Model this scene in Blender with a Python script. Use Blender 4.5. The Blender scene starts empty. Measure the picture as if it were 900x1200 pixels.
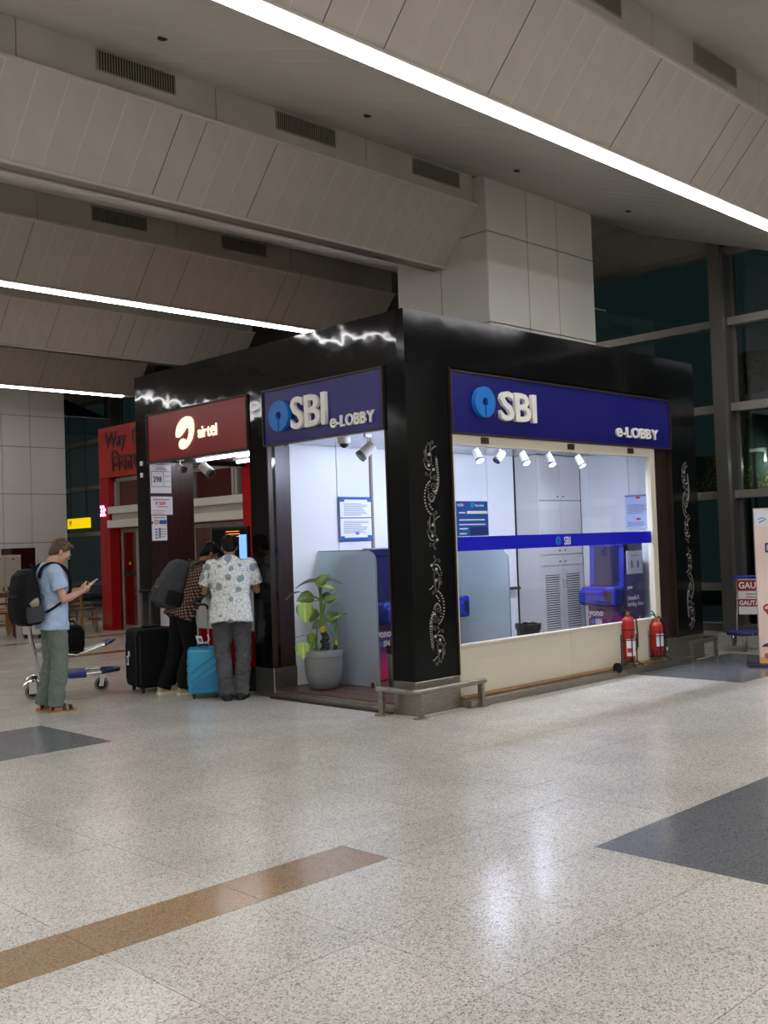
# Airport hall with a black bank kiosk. Camera, world and exposure first, then structure, kiosk, loose things, people.
import bpy, bmesh, math, random
from mathutils import Vector, Matrix, Euler, noise
random.seed(7)
SC = bpy.context.scene
COL = SC.collection
PI = math.pi
def R(d): return math.radians(d)

# ---------------------------------------------------------------- camera
cam_d = bpy.data.cameras.new('camera'); cam = bpy.data.objects.new('camera', cam_d); COL.objects.link(cam)
cam_d.sensor_fit = 'VERTICAL'; cam_d.sensor_height = 36.0; cam_d.lens = 36.0*1206.6/1200.0
cam_d.clip_end = 300
_r = ((0.7127449322886592, -0.7005751031782687, -0.034484580664300636),
      (-0.00308273322669986, 0.04603454378936767, -0.9989350917521908),
      (0.7014165369113331, 0.7120922310943035, 0.03065120164772585))
cx_, cy_, cz_ = Vector(_r[0]), -Vector(_r[1]), -Vector(_r[2])
cam.matrix_world = Matrix(((cx_.x, cy_.x, cz_.x, -6.64432), (cx_.y, cy_.y, cz_.y, -6.41569),
                           (cx_.z, cy_.z, cz_.z, 1.55), (0, 0, 0, 1)))
SC.camera = cam
# ---------------------------------------------------------------- exposure, world
vs = SC.view_settings
vs.view_transform = 'Standard'; vs.look = 'None'; vs.gamma = 1.0; vs.use_curve_mapping = False
vs.exposure = 0.16
W = bpy.data.worlds.new('world'); SC.world = W; W.use_nodes = True
W.node_tree.nodes['Background'].inputs[0].default_value = (0.042, 0.058, 0.060, 1)
W.node_tree.nodes['Background'].inputs[1].default_value = 1.0
STRIP = 24.0        # emission of the ceiling light strips
SPOT_W = 80.0       # lobby spotlights
PANEL_W = 1.0

# ---------------------------------------------------------------- materials
def lin(h):
    if isinstance(h, str):
        h = h.lstrip('#'); c = [int(h[i:i+2], 16)/255 for i in (0, 2, 4)]
        return tuple(x/12.92 if x <= .04045 else ((x+.055)/1.055)**2.4 for x in c)
    return tuple(h)
MATS = {}
def mat(name, col, rough=.5, metal=0., spec=.5, noise_=None, bump=None, emit=None, emit_s=1., coat=0., stretch=None, alpha=None, trans=0.):
    """noise_ = (scale, amount[, dark col]) ; bump = (scale, strength)"""
    if name in MATS: return MATS[name]
    m = bpy.data.materials.new(name); m.use_nodes = True; nt = m.node_tree; N = nt.nodes; L = nt.links
    b = N['Principled BSDF']; c = lin(col)
    b.inputs['Base Color'].default_value = (*c, 1); b.inputs['Roughness'].default_value = rough
    b.inputs['Metallic'].default_value = metal; b.inputs['Specular IOR Level'].default_value = spec
    b.inputs['Coat Weight'].default_value = coat
    if trans: b.inputs['Transmission Weight'].default_value = trans
    if alpha is not None: b.inputs['Alpha'].default_value = alpha
    if emit is not None:
        b.inputs['Emission Color'].default_value = (*lin(emit), 1); b.inputs['Emission Strength'].default_value = emit_s
    tc = N.new('ShaderNodeTexCoord'); src = tc.outputs['Object']
    if stretch:
        mp = N.new('ShaderNodeMapping'); mp.inputs['Scale'].default_value = stretch
        L.new(src, mp.inputs[0]); src = mp.outputs[0]
    if noise_:
        n = N.new('ShaderNodeTexNoise'); n.inputs['Scale'].default_value = noise_[0]; n.inputs['Detail'].default_value = 4
        L.new(src, n.inputs['Vector'])
        r = N.new('ShaderNodeValToRGB'); r.color_ramp.elements[0].position = .35; r.color_ramp.elements[1].position = .65
        k = noise_[1]; dk = lin(noise_[2]) if len(noise_) > 2 else tuple(x*(1-k) for x in c)
        r.color_ramp.elements[0].color = (*dk, 1); r.color_ramp.elements[1].color = (*[min(1, x*(1+k*.5)) for x in c], 1)
        L.new(n.outputs['Fac'], r.inputs[0]); L.new(r.outputs[0], b.inputs['Base Color'])
    if bump:
        n2 = N.new('ShaderNodeTexNoise'); n2.inputs['Scale'].default_value = bump[0]; n2.inputs['Detail'].default_value = 3
        L.new(src, n2.inputs['Vector'])
        bp = N.new('ShaderNodeBump'); bp.inputs['Strength'].default_value = bump[1]; bp.inputs['Distance'].default_value = .01
        L.new(n2.outputs['Fac'], bp.inputs['Height']); L.new(bp.outputs[0], b.inputs['Normal'])
    MATS[name] = m; return m

def terrazzo(name, base, dark, light, rough=.2):
    m = bpy.data.materials.new(name); m.use_nodes = True; nt = m.node_tree; N = nt.nodes; L = nt.links
    b = N['Principled BSDF']; b.inputs['Roughness'].default_value = rough; b.inputs['Specular IOR Level'].default_value = .5
    tc = N.new('ShaderNodeNewGeometry'); oi = N.new('ShaderNodeObjectInfo')
    v = N.new('ShaderNodeTexVoronoi'); v.inputs['Scale'].default_value = 170; L.new(tc.outputs['Position'], v.inputs['Vector'])
    sp = N.new('ShaderNodeSeparateColor'); L.new(v.outputs['Color'], sp.inputs[0])
    r = N.new('ShaderNodeValToRGB'); cr = r.color_ramp; cr.interpolation = 'CONSTANT'
    cr.elements[0].position = 0; cr.elements[0].color = (*lin(dark), 1)
    cr.elements[1].position = .17; cr.elements[1].color = (*lin(base), 1)
    e = cr.elements.new(.62); e.color = (*[x*1.12 for x in lin(base)], 1)
    e = cr.elements.new(.86); e.color = (*lin(light), 1)
    L.new(sp.outputs[0], r.inputs[0])
    n = N.new('ShaderNodeTexNoise'); n.inputs['Scale'].default_value = 1.3; n.inputs['Detail'].default_value = 5; L.new(tc.outputs['Position'], n.inputs['Vector'])
    mr = N.new('ShaderNodeMapRange'); mr.inputs[1].default_value = .3; mr.inputs[2].default_value = .7; mr.inputs[3].default_value = .86; mr.inputs[4].default_value = 1.06
    L.new(n.outputs['Fac'], mr.inputs[0])
    ad = N.new('ShaderNodeMath'); ad.operation = 'MULTIPLY_ADD'; ad.inputs[1].default_value = .07; L.new(oi.outputs['Random'], ad.inputs[0]); L.new(mr.outputs[0], ad.inputs[2])
    mx = N.new('ShaderNodeVectorMath'); mx.operation = 'SCALE'; L.new(r.outputs[0], mx.inputs[0]); L.new(ad.outputs[0], mx.inputs['Scale'])
    L.new(mx.outputs[0], b.inputs['Base Color'])
    n3 = N.new('ShaderNodeTexNoise'); n3.inputs['Scale'].default_value = 3; L.new(tc.outputs['Position'], n3.inputs['Vector'])
    m3 = N.new('ShaderNodeMapRange'); m3.inputs[3].default_value = rough*.7; m3.inputs[4].default_value = rough*1.35; L.new(n3.outputs['Fac'], m3.inputs[0]); L.new(m3.outputs[0], b.inputs['Roughness'])
    MATS[name] = m; return m

FLOOR_M = terrazzo('terrazzo cream', '#c0bcb2', '#8f8b83', '#d9d6ce', .21)
FLOOR_D = terrazzo('terrazzo charcoal', '#6a6c6f', '#56585b', '#7c7e81', .17)
FLOOR_B = terrazzo('terrazzo brown', '#947a58', '#75603f', '#a58b68', .17)
GROUT = mat('grout', '#4b4741', .8)
CEIL = mat('painted ceiling panel', '#c6bdb5', .48, noise_=(1.6, .10))
CEIL2 = mat('painted soffit plank', '#c8c4bc', .42, noise_=(1.2, .08))
TRIMM = mat('ceiling trim', '#d2ccc0', .4)
DARKGAP = mat('dark gap', '#0b0b0b', .9)
GRILL = mat('vent slat', '#8e8878', .5)
FASC = mat('fascia panel', '#bdb7ab', .5, noise_=(1.1, .12))
STRIPM = mat('light strip diffuser', '#ffffff', .4, emit='#fdfbfd', emit_s=STRIP)
ALU = mat('satin aluminium', '#a9a59d', .38, .55, noise_=(3, .06))
MULL = mat('grey mullion', '#6f6c67', .42, .5)
CLAD = mat('cladding panel', '#cfccc4', .36, noise_=(.7, .06))
STEEL = mat('brushed steel', '#9b968d', .3, .9, noise_=(9, .2), bump=(60, .08), stretch=(1, 1, 12))
CHROME = mat('chrome', '#c9c9c9', .14, 1.)
def mat_black(name, wav):
    m = mat(name, '#0e0f10', .1, noise_=(1.5, .25)); nt = m.node_tree; N = nt.nodes; L = nt.links; b = N['Principled BSDF']
    tc = N.new('ShaderNodeTexCoord'); n = N.new('ShaderNodeTexNoise'); n.inputs['Scale'].default_value = 1.6; n.inputs['Detail'].default_value = 2.5
    bp = N.new('ShaderNodeBump'); bp.inputs['Strength'].default_value = wav*.6; bp.inputs['Distance'].default_value = .05
    L.new(tc.outputs['Object'], n.inputs['Vector']); L.new(n.outputs['Fac'], bp.inputs['Height']); L.new(bp.outputs[0], b.inputs['Normal'])
    return m
BLACK = mat_black('glossy black panel', .12); BLACK.node_tree.nodes['Principled BSDF'].inputs['Specular IOR Level'].default_value = .16
BLACKL = mat_black('glossy black laminate', .3); BLACKL.node_tree.nodes['Principled BSDF'].inputs['Roughness'].default_value = .06; BLACKL.node_tree.nodes['Principled BSDF'].inputs['Specular IOR Level'].default_value = .5
WOODD = mat('dark wood laminate', '#33211f', .32, noise_=(7, .55), stretch=(14, 14, .5))
WOODF = mat('wood plank floor', '#5d4638', .3, noise_=(5, .5), stretch=(12, 1, 1))
BRONZE = mat('bronze trim', '#3d3029', .4, .5)
WHITEP = mat('white wall panel', '#e4e6e8', .35)
BEIGE = mat('cream frame', '#cfc8b4', .4)
REDP = mat('red gloss panel', '#a5101a', .12)
REDS = mat('red sign panel', '#8c2326', .25)
BLUES = mat('blue sign panel', '#100d6a', .22)
BLUEB = mat('blue vinyl band', '#0a10c4', .35)
LOGOB = mat('logo blue', '#1d74c8', .3)
LETW = mat('white letter', '#e9e7e0', .35)
PAPER = mat('white paper', '#e6e8ef', .5)
INK = mat('dark ink', '#22222e', .6)
INKG = mat('grey ink', '#6d7286', .6)
INKB = mat('blue ink', '#2457a8', .6)
INKR = mat('red ink', '#b5323a', .6)
INKO = mat('orange ink', '#d9812e', .6)
BLK = mat('matt black plastic', '#0f0f10', .5)
RUB = mat('black rubber', '#141414', .7)
GREYP = mat('grey rubber tread', '#77746d', .6)
def glassmat(name, tint, rough=0., refl=.06, vis=.9):
    m = bpy.data.materials.new(name); m.use_nodes = True; nt = m.node_tree; N = nt.nodes; L = nt.links
    N.remove(N['Principled BSDF']); out = N['Material Output']
    t = N.new('ShaderNodeBsdfTransparent'); t.inputs[0].default_value = (*[x*vis for x in lin(tint)], 1)
    g = N.new('ShaderNodeBsdfGlossy'); g.inputs['Roughness'].default_value = rough; g.inputs[0].default_value = (1, 1, 1, 1)
    f = N.new('ShaderNodeLayerWeight'); f.inputs['Blend'].default_value = .5
    pw = N.new('ShaderNodeMath'); pw.operation = 'POWER'; pw.inputs[1].default_value = 4.; L.new(f.outputs['Facing'], pw.inputs[0])
    ad = N.new('ShaderNodeMath'); ad.operation = 'MULTIPLY_ADD'; ad.inputs[1].default_value = .7; ad.inputs[2].default_value = refl; ad.use_clamp = True
    mx = N.new('ShaderNodeMixShader'); L.new(pw.outputs[0], ad.inputs[0]); L.new(ad.outputs[0], mx.inputs[0])
    L.new(t.outputs[0], mx.inputs[1]); L.new(g.outputs[0], mx.inputs[2]); L.new(mx.outputs[0], out.inputs[0])
    MATS[name] = m; return m
GLASS = glassmat('clear glass', '#ffffff', .0, .03, .95)
GLASSN = glassmat('tinted facade glass', '#b4c4c4', .02, .05, .72)
def frostmat():
    m = bpy.data.materials.new('frosted glass'); m.use_nodes = True; nt = m.node_tree; N = nt.nodes; L = nt.links
    N.remove(N['Principled BSDF']); out = N['Material Output']
    d = N.new('ShaderNodeBsdfDiffuse'); d.inputs[0].default_value = (*lin('#d6dde0'), 1)
    tl = N.new('ShaderNodeBsdfTranslucent'); tl.inputs[0].default_value = (*lin('#d6dde0'), 1)
    rf = N.new('ShaderNodeBsdfRefraction'); rf.inputs['Roughness'].default_value = .45; rf.inputs['IOR'].default_value = 1.1; rf.inputs[0].default_value = (*lin('#d8e6e5'), 1)
    a = N.new('ShaderNodeMixShader'); a.inputs[0].default_value = .45; b = N.new('ShaderNodeMixShader'); b.inputs[0].default_value = .5
    L.new(d.outputs[0], a.inputs[1]); L.new(tl.outputs[0], a.inputs[2]); L.new(a.outputs[0], b.inputs[1]); L.new(rf.outputs[0], b.inputs[2]); L.new(b.outputs[0], out.inputs[0])
    return m
FROST = frostmat()

# ---------------------------------------------------------------- mesh builder
class MB:
    def __init__(s): s.v = []; s.f = []
    def add(s, vs_, fs): o = len(s.v); s.v += [tuple(x) for x in vs_]; s.f += [tuple(i+o for i in f) for f in fs]; return s
    def obox(s, o, a, b, c):
        o, a, b, c = map(Vector, (o, a, b, c))
        P = [o, o+a, o+a+b, o+b, o+c, o+a+c, o+a+b+c, o+b+c]
        F = [(0, 3, 2, 1), (4, 5, 6, 7), (0, 1, 5, 4), (1, 2, 6, 5), (2, 3, 7, 6), (3, 0, 4, 7)]
        if a.cross(b).dot(c) < 0: F = [f[::-1] for f in F]
        return s.add(P, F)
    def box(s, x0, x1, y0, y1, z0, z1): return s.obox((x0, y0, z0), (x1-x0, 0, 0), (0, y1-y0, 0), (0, 0, z1-z0))
    def rbox(s, x0, x1, y0, y1, z0, z1, r=.01, seg=2):
        bm = bmesh.new(); bmesh.ops.create_cube(bm, size=1)
        for v in bm.verts: v.co = Vector(((x0+x1)/2+v.co.x*(x1-x0), (y0+y1)/2+v.co.y*(y1-y0), (z0+z1)/2+v.co.z*(z1-z0)))
        bmesh.ops.bevel(bm, geom=bm.edges[:], offset=r, segments=seg, profile=.5, affect='EDGES')
        bm.verts.index_update(); s.add([v.co.copy() for v in bm.verts], [[v.index for v in f.verts] for f in bm.faces]); bm.free(); return s
    def cone(s, p0, p1, r0, r1=None, n=12, cap=True, e=1., ax=None):
        """tapered tube; e squashes across ax"""
        if r1 is None: r1 = r0
        p0, p1 = Vector(p0), Vector(p1); d = (p1-p0)
        if d.length < 1e-7: return s
        d.normalize(); u = Vector(ax) if ax else (Vector((0, 0, 1)) if abs(d.z) < .9 else Vector((1, 0, 0)))
        a = d.cross(u).normalized(); b = d.cross(a).normalized()
        P = []
        for p, r in ((p0, r0), (p1, r1)):
            for i in range(n): t = 2*PI*i/n; P.append(p+a*math.cos(t)*r+b*math.sin(t)*r*e)
        F = [(i, (i+1) % n, n+(i+1) % n, n+i) for i in range(n)]
        if cap: F += [tuple(range(n))[::-1], tuple(range(n, 2*n))]
        return s.add(P, F)
    def ell(s, c, rx, ry=None, rz=None, n=12, m=8, M=None):
        ry = rx if ry is None else ry; rz = rx if rz is None else rz; c = Vector(c); P = []
        for j in range(1, m):
            ph = PI*j/m
            for i in range(n):
                t = 2*PI*i/n; q = Vector((rx*math.sin(ph)*math.cos(t), ry*math.sin(ph)*math.sin(t), rz*math.cos(ph)))
                P.append(c+(M @ q if M else q))
        q = Vector((0, 0, rz)); P.append(c+(M @ q if M else q)); P.append(c-(M @ q if M else q)); T = len(P)-2; B = T+1; F = []
        for j in range(m-2):
            for i in range(n): F.append((j*n+i, (j+1)*n+i, (j+1)*n+(i+1) % n, j*n+(i+1) % n))
        for i in range(n): F.append((T, i, (i+1) % n)); F.append((B, (m-2)*n+(i+1) % n, (m-2)*n+i))
        return s.add(P, F)
    def cap(s, p0, r0, p1, r1, n=12):       # capsule
        s.cone(p0, p1, r0, r1, n); s.ell(p0, r0*.995, n=n, m=6); s.ell(p1, r1*.995, n=n, m=6); return s
    def chain(s, pts, n=12):                # [(p, r), ...]
        for (a, ra), (b, rb) in zip(pts, pts[1:]): s.cap(a, ra, b, rb, n)
        return s
    def tube(s, pts, r, n=8, closed=False):
        pts = [Vector(p) for p in pts]; K = len(pts); rings = []; prev = None; rr = r if isinstance(r, (list, tuple)) else [r]*K
        for i, p in enumerate(pts):
            if closed: d = pts[(i+1) % K]-pts[i-1]
            else: d = pts[min(i+1, K-1)]-pts[max(i-1, 0)]
            d.normalize()
            if prev is None: u = Vector((0, 0, 1)) if abs(d.z) < .9 else Vector((1, 0, 0)); a = d.cross(u).normalized()
            else: a = (prev-d*prev.dot(d)).normalized()
            prev = a; b = d.cross(a); rings.append([p+a*math.cos(2*PI*j/n)*rr[i]+b*math.sin(2*PI*j/n)*rr[i] for j in range(n)])
        P = [q for g in rings for q in g]; F = []
        for i in range(K if closed else K-1):
            i2 = (i+1) % K
            for j in range(n): F.append((i*n+j, i*n+(j+1) % n, i2*n+(j+1) % n, i2*n+j))
        if not closed: F += [tuple(range(n))[::-1], tuple(range((K-1)*n, K*n))]
        return s.add(P, F)
    def lathe(s, c, prof, n=24, M=None):    # prof [(r, z)]
        c = Vector(c); P = []
        for r, z in prof:
            for i in range(n):
                q = Vector((r*math.cos(2*PI*i/n), r*math.sin(2*PI*i/n), z)); P.append(c+(M @ q if M else q))
        F = []
        for k in range(len(prof)-1):
            for i in range(n): F.append((k*n+i, k*n+(i+1) % n, (k+1)*n+(i+1) % n, (k+1)*n+i))
        if prof[0][0] > 1e-4: F.append(tuple(range(n))[::-1])
        if prof[-1][0] > 1e-4: F.append(tuple(range((len(prof)-1)*n, len(prof)*n)))
        return s.add(P, F)
    def loft(s, secs, n=20, p=2.0):         # [(center, rx, ry, xaxis, yaxis)] superellipse sections
        P = []
        for c, rx, ry, ax, ay in secs:
            c, ax, ay = Vector(c), Vector(ax), Vector(ay)
            for i in range(n):
                t = 2*PI*i/n; ct, st = math.cos(t), math.sin(t)
                P.append(c+ax*rx*math.copysign(abs(ct)**(2/p), ct)+ay*ry*math.copysign(abs(st)**(2/p), st))
        F = []
        for k in range(len(secs)-1):
            for i in range(n): F.append((k*n+i, k*n+(i+1) % n, (k+1)*n+(i+1) % n, (k+1)*n+i))
        F += [tuple(range(n))[::-1], tuple(range((len(secs)-1)*n, len(secs)*n))]
        return s.add(P, F)
    def prism(s, poly, O, U, V, d):         # extrude 2d polygon along U x V by d (both signs ok)
        O, U, V = Vector(O), Vector(U), Vector(V); Nn = U.cross(V).normalized()*d; k = len(poly)
        P = [O+U*a+V*b for a, b in poly]+[O+U*a+V*b+Nn for a, b in poly]
        ar = sum(poly[i][0]*poly[(i+1) % k][1]-poly[(i+1) % k][0]*poly[i][1] for i in range(k))
        F = [tuple(range(k))[::-1], tuple(range(k, 2*k))]+[(i, (i+1) % k, k+(i+1) % k, k+i) for i in range(k)]
        if ar*d < 0: F = [f[::-1] for f in F]
        return s.add(P, F)
    def mesh(s, name, m, smooth=False):
        me = bpy.data.meshes.new(name); me.from_pydata(s.v, [], s.f); me.update()
        if m: me.materials.append(m)
        if smooth:
            me.polygons.foreach_set('use_smooth', [True]*len(me.polygons))
            try: me.set_sharp_from_angle(angle=R(smooth if smooth is not True else 40))
            except Exception: pass
        return me
def obj(name, mb, m=None, parent=None, smooth=False, loc=None, kind=None, label=None):
    me = mb if isinstance(mb, bpy.types.Mesh) else mb.mesh(name, m, smooth)
    o = bpy.data.objects.new(name, me); COL.objects.link(o)
    if parent: o.parent = parent
    if loc: o.location = loc
    if kind: o['kind'] = kind
    if label: o['label'] = label
    return o
def thing(name, label, cat, loc=(0, 0, 0), rz=0., group=None):
    o = bpy.data.objects.new(name, None); COL.objects.link(o); o.empty_display_size = .2
    o.location = loc; o.rotation_euler = (0, 0, R(rz)); o['label'] = label; o['category'] = cat
    if group: o['group'] = group
    return o
def tag(o, label, cat, group=None):
    o['label'] = label; o['category'] = cat
    if group: o['group'] = group
    return o
def struct(name, loc=(0, 0, 0), label=None):
    o = bpy.data.objects.new(name, None); COL.objects.link(o); o.location = loc; o['kind'] = 'structure'
    if label: o['label'] = label
    return o
def copy_tree(o, parent=None, link=True):
    c = o.copy(); COL.objects.link(c)
    if parent: c.parent = parent
    for ch in o.children: copy_tree(ch, c)
    return c
TS = bpy.data.scenes.new('bench')      # private bench: only the object being evaluated lives there
def bench(o):
    TS.collection.objects.link(o); vl = TS.view_layers[0]; vl.update(); return bpy.data.meshes.new_from_object(o.evaluated_get(vl.depsgraph))
def remesh(name, mb, voxel, m, parent, it=4, fac=.5, fold=None, kind=None, label=None):
    me = mb.mesh(name, None); o = bpy.data.objects.new('tmp', me)
    md = o.modifiers.new('r', 'REMESH'); md.mode = 'VOXEL'; md.voxel_size = voxel; md.use_smooth_shade = True
    sm = o.modifiers.new('s', 'SMOOTH'); sm.factor = fac; sm.iterations = it
    nm = bench(o); nm.name = name
    bpy.data.objects.remove(o); bpy.data.meshes.remove(me)
    if fold:
        nm.update(); ns = [v.normal.copy() for v in nm.vertices]
        for v, nv in zip(nm.vertices, ns): v.co = v.co+nv*fold(v.co)
    nm.materials.clear()
    if m: nm.materials.append(m)
    nm.polygons.foreach_set('use_smooth', [True]*len(nm.polygons))
    return obj(name, nm, None, parent, kind=kind, label=label)
# text as real mesh; U right, V up
def text_mesh(name, s, size, m, O, U, V, ext=.002, bold=0., parent=None, xs=1., align='LEFT', label=None):
    cu = bpy.data.curves.new('t', 'FONT'); cu.body = s; cu.size = size; cu.extrude = ext; cu.offset = bold; cu.align_x = align
    cu.resolution_u = 3
    o = bpy.data.objects.new('t', cu); me = bench(o); bpy.data.objects.remove(o); bpy.data.curves.remove(cu)
    O, U, V = Vector(O), Vector(U), Vector(V); Nn = U.cross(V)
    for v in me.vertices: v.co = O+U*(v.co.x*xs)+V*v.co.y+Nn*(v.co.z+ext)
    me.materials.clear(); me.materials.append(m); me.name = name
    if name is None: return me
    return obj(name, me, None, parent, label=label)
def letters(s, h, m, O, U, V, ext, bold, parent, width, gap=.02):
    """3D letters, cap height h, whole word squeezed to width; one object each"""
    U, V, O = Vector(U), Vector(V), Vector(O); x = 0; L = []
    for ch in s:
        hh = h; 
        if ch == 'e': hh = h*1.25
        if ch == ' ': x += h*.4; continue
        me = text_mesh('letter', ch, hh/.69, m, (0, 0, 0), (1, 0, 0), (0, 1, 0), ext, bold)
        me2 = me.data; x0 = min(v.co.x for v in me2.vertices); x1 = max(v.co.x for v in me2.vertices)
        L.append((me, x-x0)); x += x1-x0+gap
    k = width/(x-gap); Nn = U.cross(V)
    for o, dx in L:
        for v in o.data.vertices: c = v.co.copy(); v.co = O+U*((c.x+dx)*k)+V*c.y+Nn*c.z
        o.parent = parent
# ================================================================ FLOOR
floor = struct('floor')
FX0, FX1, FY0, FY1 = -16, 14, -16, 27
obj('grout_bed', MB().box(FX0, FX1, FY0, FY1, -.10, -.004), GROUT, floor)
xs = [-.73-.78*k for k in range(20)][::-1]+[.05, .83, 1.61, 2.39, 3.37, 4.15, 4.93, 5.71, 6.49, 7.27, 8.05, 8.83, 9.61, 10.4, 11.2, 12, 12.8, 13.6]
ys = [-2.74, -2.40, -2.065, -1.396, -.727, -.058, .611, 1.28, 1.92, 2.56]
ys = [-2.74-.67*k for k in range(19, 0, -1)]+ys+[2.56+.6782*k for k in range(1, 9)]
ys += [8.32]+[8.32+.67*k for k in range(1, 5)]+[11.32+.67*k for k in range(0, 22)]
def tone(cx, cy):
    if -2.74 < cy < -2.40 and cx < -3.07: return FLOOR_B
    if 7.98 < cy < 8.32 and 1.0 < cx < 6: return FLOOR_B
    if 11.0 < cy < 11.32 and cx < 5: return FLOOR_B
    if 1.28 < cy < 2.56 and -4.63 < cx < -2.2: return FLOOR_D
    if -4.75 < cy < -3.41 and -2.3 < cx < .83: return FLOOR_D
    if -1.4 < cy < -.058 and 3.37 < cx < 5.71: return FLOOR_D
    return FLOOR_M
cells = []
fwd = Vector(_r[2]); C0 = Vector((-6.644, -6.416, 1.55))
for i in range(len(xs)-1):
    for j in range(len(ys)-1):
        x0, x1, y0, y1 = xs[i], xs[i+1], ys[j], ys[j+1]; cx, cy = (x0+x1)/2, (y0+y1)/2
        p = Vector((cx, cy, 0))-C0; d = p.dot(fwd); u = p.dot(cx_)/max(d, .1); v = p.dot(cy_)/max(d, .1)
        vis = d > 1.0 and abs(u) < .44 and abs(v) < .56 and not (.05 < cx < 5.1 and .1 < cy < 4.5)
        cells.append((not vis, d, x0, x1, y0, y1, tone(cx, cy)))
cells.sort(key=lambda c: (c[0], c[1]))
g = .0016
rest = {}
for k, (nv, d, x0, x1, y0, y1, m) in enumerate(cells):
    if k < 300 and not nv:
        obj('floor_tile', MB().box(x0+g-(x0+x1)/2, x1-g-(x0+x1)/2, y0+g-(y0+y1)/2, y1-g-(y0+y1)/2, -.02, 0), m, floor, loc=((x0+x1)/2, (y0+y1)/2, 0))
    else: rest.setdefault(m.name, MB()).box(x0+g, x1-g, y0+g, y1-g, -.02, 0)
for n_, b in rest.items(): obj('floor_tiles', b, MATS[n_], floor, kind='stuff')

# ================================================================ CEILING  (bays run along X)
T = {-4: -18.0, -3: -13.9, -2: -9.8, -1: -5.69, 0: -1.57, 1: 2.33, 2: 6.45, 3: 10.57, 4: 14.7, 5: 18.82, 6: 22.9}
ZT, ZB, ZF = 6.02, 5.33, 6.45
XL, XE, XW = -15.6, 6.5, 8.2
ceiling = struct('ceiling')
wl = math.hypot(.62, .69); wdir = Vector((0, .62, -.69))/wl; wn = Vector((0, -.69, -.62))/wl
BEAD = mat('joint bead', '#e0dad1', .5); jr = random.Random(4)
def beaded(name, m, w, v, nn, thick, bead):
    me = MB().obox((.002, 0, 0), (w-.004, 0, 0), v, -nn*thick).obox(Vector((-.0035, 0, 0))+v*.004, (.007, 0, 0), v*.992, nn*.002).mesh(name, m)
    me.materials.append(bead)
    for p in list(me.polygons)[6:]: p.material_index = 1
    return me
wing_mesh = beaded('wing_panel', CEIL, .31, wdir*wl, wn, .022, BEAD)
wing_mesh_dark = beaded('wing_panel', CEIL, .31, wdir*wl, wn, .022, mat('dark joint', '#2b2926', .8))
PW = .31
for k in sorted(T):
    t = T[k]; nxt = T.get(k+1, t+4.1)
    xe = 3.93 if k == 1 else (XE if k >= 2 else XW)
    # wing panels
    vis = k in (0, 1, 2, 3, 4)
    xv0 = {0: -2.2, 1: -3.6, 2: -2.2, 3: -1.6, 4: 0.}.get(k, 99)
    x = xe; n = 0
    while vis and x-PW > xv0-.3:
        x -= PW; n += 1
        o = obj('wing_panel', wing_mesh if jr.random() > .22 else wing_mesh_dark, None, ceiling, loc=(x, t, ZT)); o.location.y += random.uniform(-.002, .002)
    if not vis: x = xe
    b = MB().obox((XL, t, ZT), (x-XL, 0, 0), wdir*wl, -wn*.022)
    obj('wing_board', b, CEIL, ceiling)
    # backing so joints read dark
    obj('wing_backing', MB().obox(Vector((XL, t, ZT))-wn*.03, (xe-XL, 0, 0), wdir*wl, -wn*.01), DARKGAP, ceiling)
    obj('edge_trim', MB().box(XL, xe, t-.018, t+.02, ZT-.012, ZT+.02), TRIMM, ceiling)
    obj('edge_trim', MB().box(XL, xe, t+.605, t+.635, ZB-.03, ZB-.005), TRIMM, ceiling)
    # channel with the light
    obj('light_channel', MB().box(XL, xe, t+.64, t+.80, ZB+.02, ZB+.05).box(XL, xe, t+.635, t+.645, ZB-.03, ZB+.03).box(XL, xe, t+.80, t+.83, ZB-.03, ZB+.03), ALU, ceiling)
    # fascia: only the length between joints
    fx = xe if k != 1 else 3.93; x1 = fx; seg = 2.2; off = 0
    joints = [fx]; q = 2.05+.0
    xj = 1.95+2.2*3
    while xj > XL: 
        if xj < fx-.1: joints.append(xj)
        xj -= 2.2
    joints.append(XL)
    for a, b_ in zip(joints, joints[1:]):
        if b_ > -4.6 and vis: obj('fascia_panel', MB().box(b_+.004, a-.004, t+.07, t+.09, ZT-.07, ZF), FASC, ceiling)
    far = [j for j in joints if j <= -4.6 or not vis]
    if far:
        a = max(far)
        if not vis: a = fx
        else: a = min(j for j in joints if j > -4.6)
        obj('fascia_board', MB().box(XL, a-.004, t+.07, t+.09, ZT-.07, ZF), FASC, ceiling)
    obj('fascia_backing', MB().box(XL, fx, t+.092, t+.10, ZT-.07, ZF), DARKGAP, ceiling)
    # soffit planks rising away
    y0, z0, y1, z1 = t+.83, ZB, nxt+.075, ZF
    v = Vector((0, y1-y0, z1-z0)); nn = Vector((0, z1-z0, -(y1-y0))).normalized()
    pv = {0: (-3.2, 8.2), 1: (-3.5, 3.93), 2: (-1.5, XE), }.get(k)
    if pv:
        sm_ = beaded('soffit_plank', CEIL2, PW, v, nn, .02, BEAD)
        x = XW
        while x-PW > pv[0]:
            x -= PW; o = obj('soffit_plank', sm_, None, ceiling, loc=(x, y0, z0)); o.location.z += random.uniform(-.0015, .0015)
        xr = x
    else: xr = XW
    obj('soffit_board', MB().obox((XL, y0, z0), (xr-XL, 0, 0), v, -nn*.02), CEIL2, ceiling)
    obj('soffit_backing', MB().obox(Vector((XL, y0, z0))-nn*.025, (XW-XL, 0, 0), v, -nn*.01), DARKGAP, ceiling)
# roof slab above everything (keeps the hall closed)
obj('roof_slab', MB().box(XL, 8.9, FY0-3, 27.5, 6.75, 6.9), FASC, ceiling)

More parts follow.
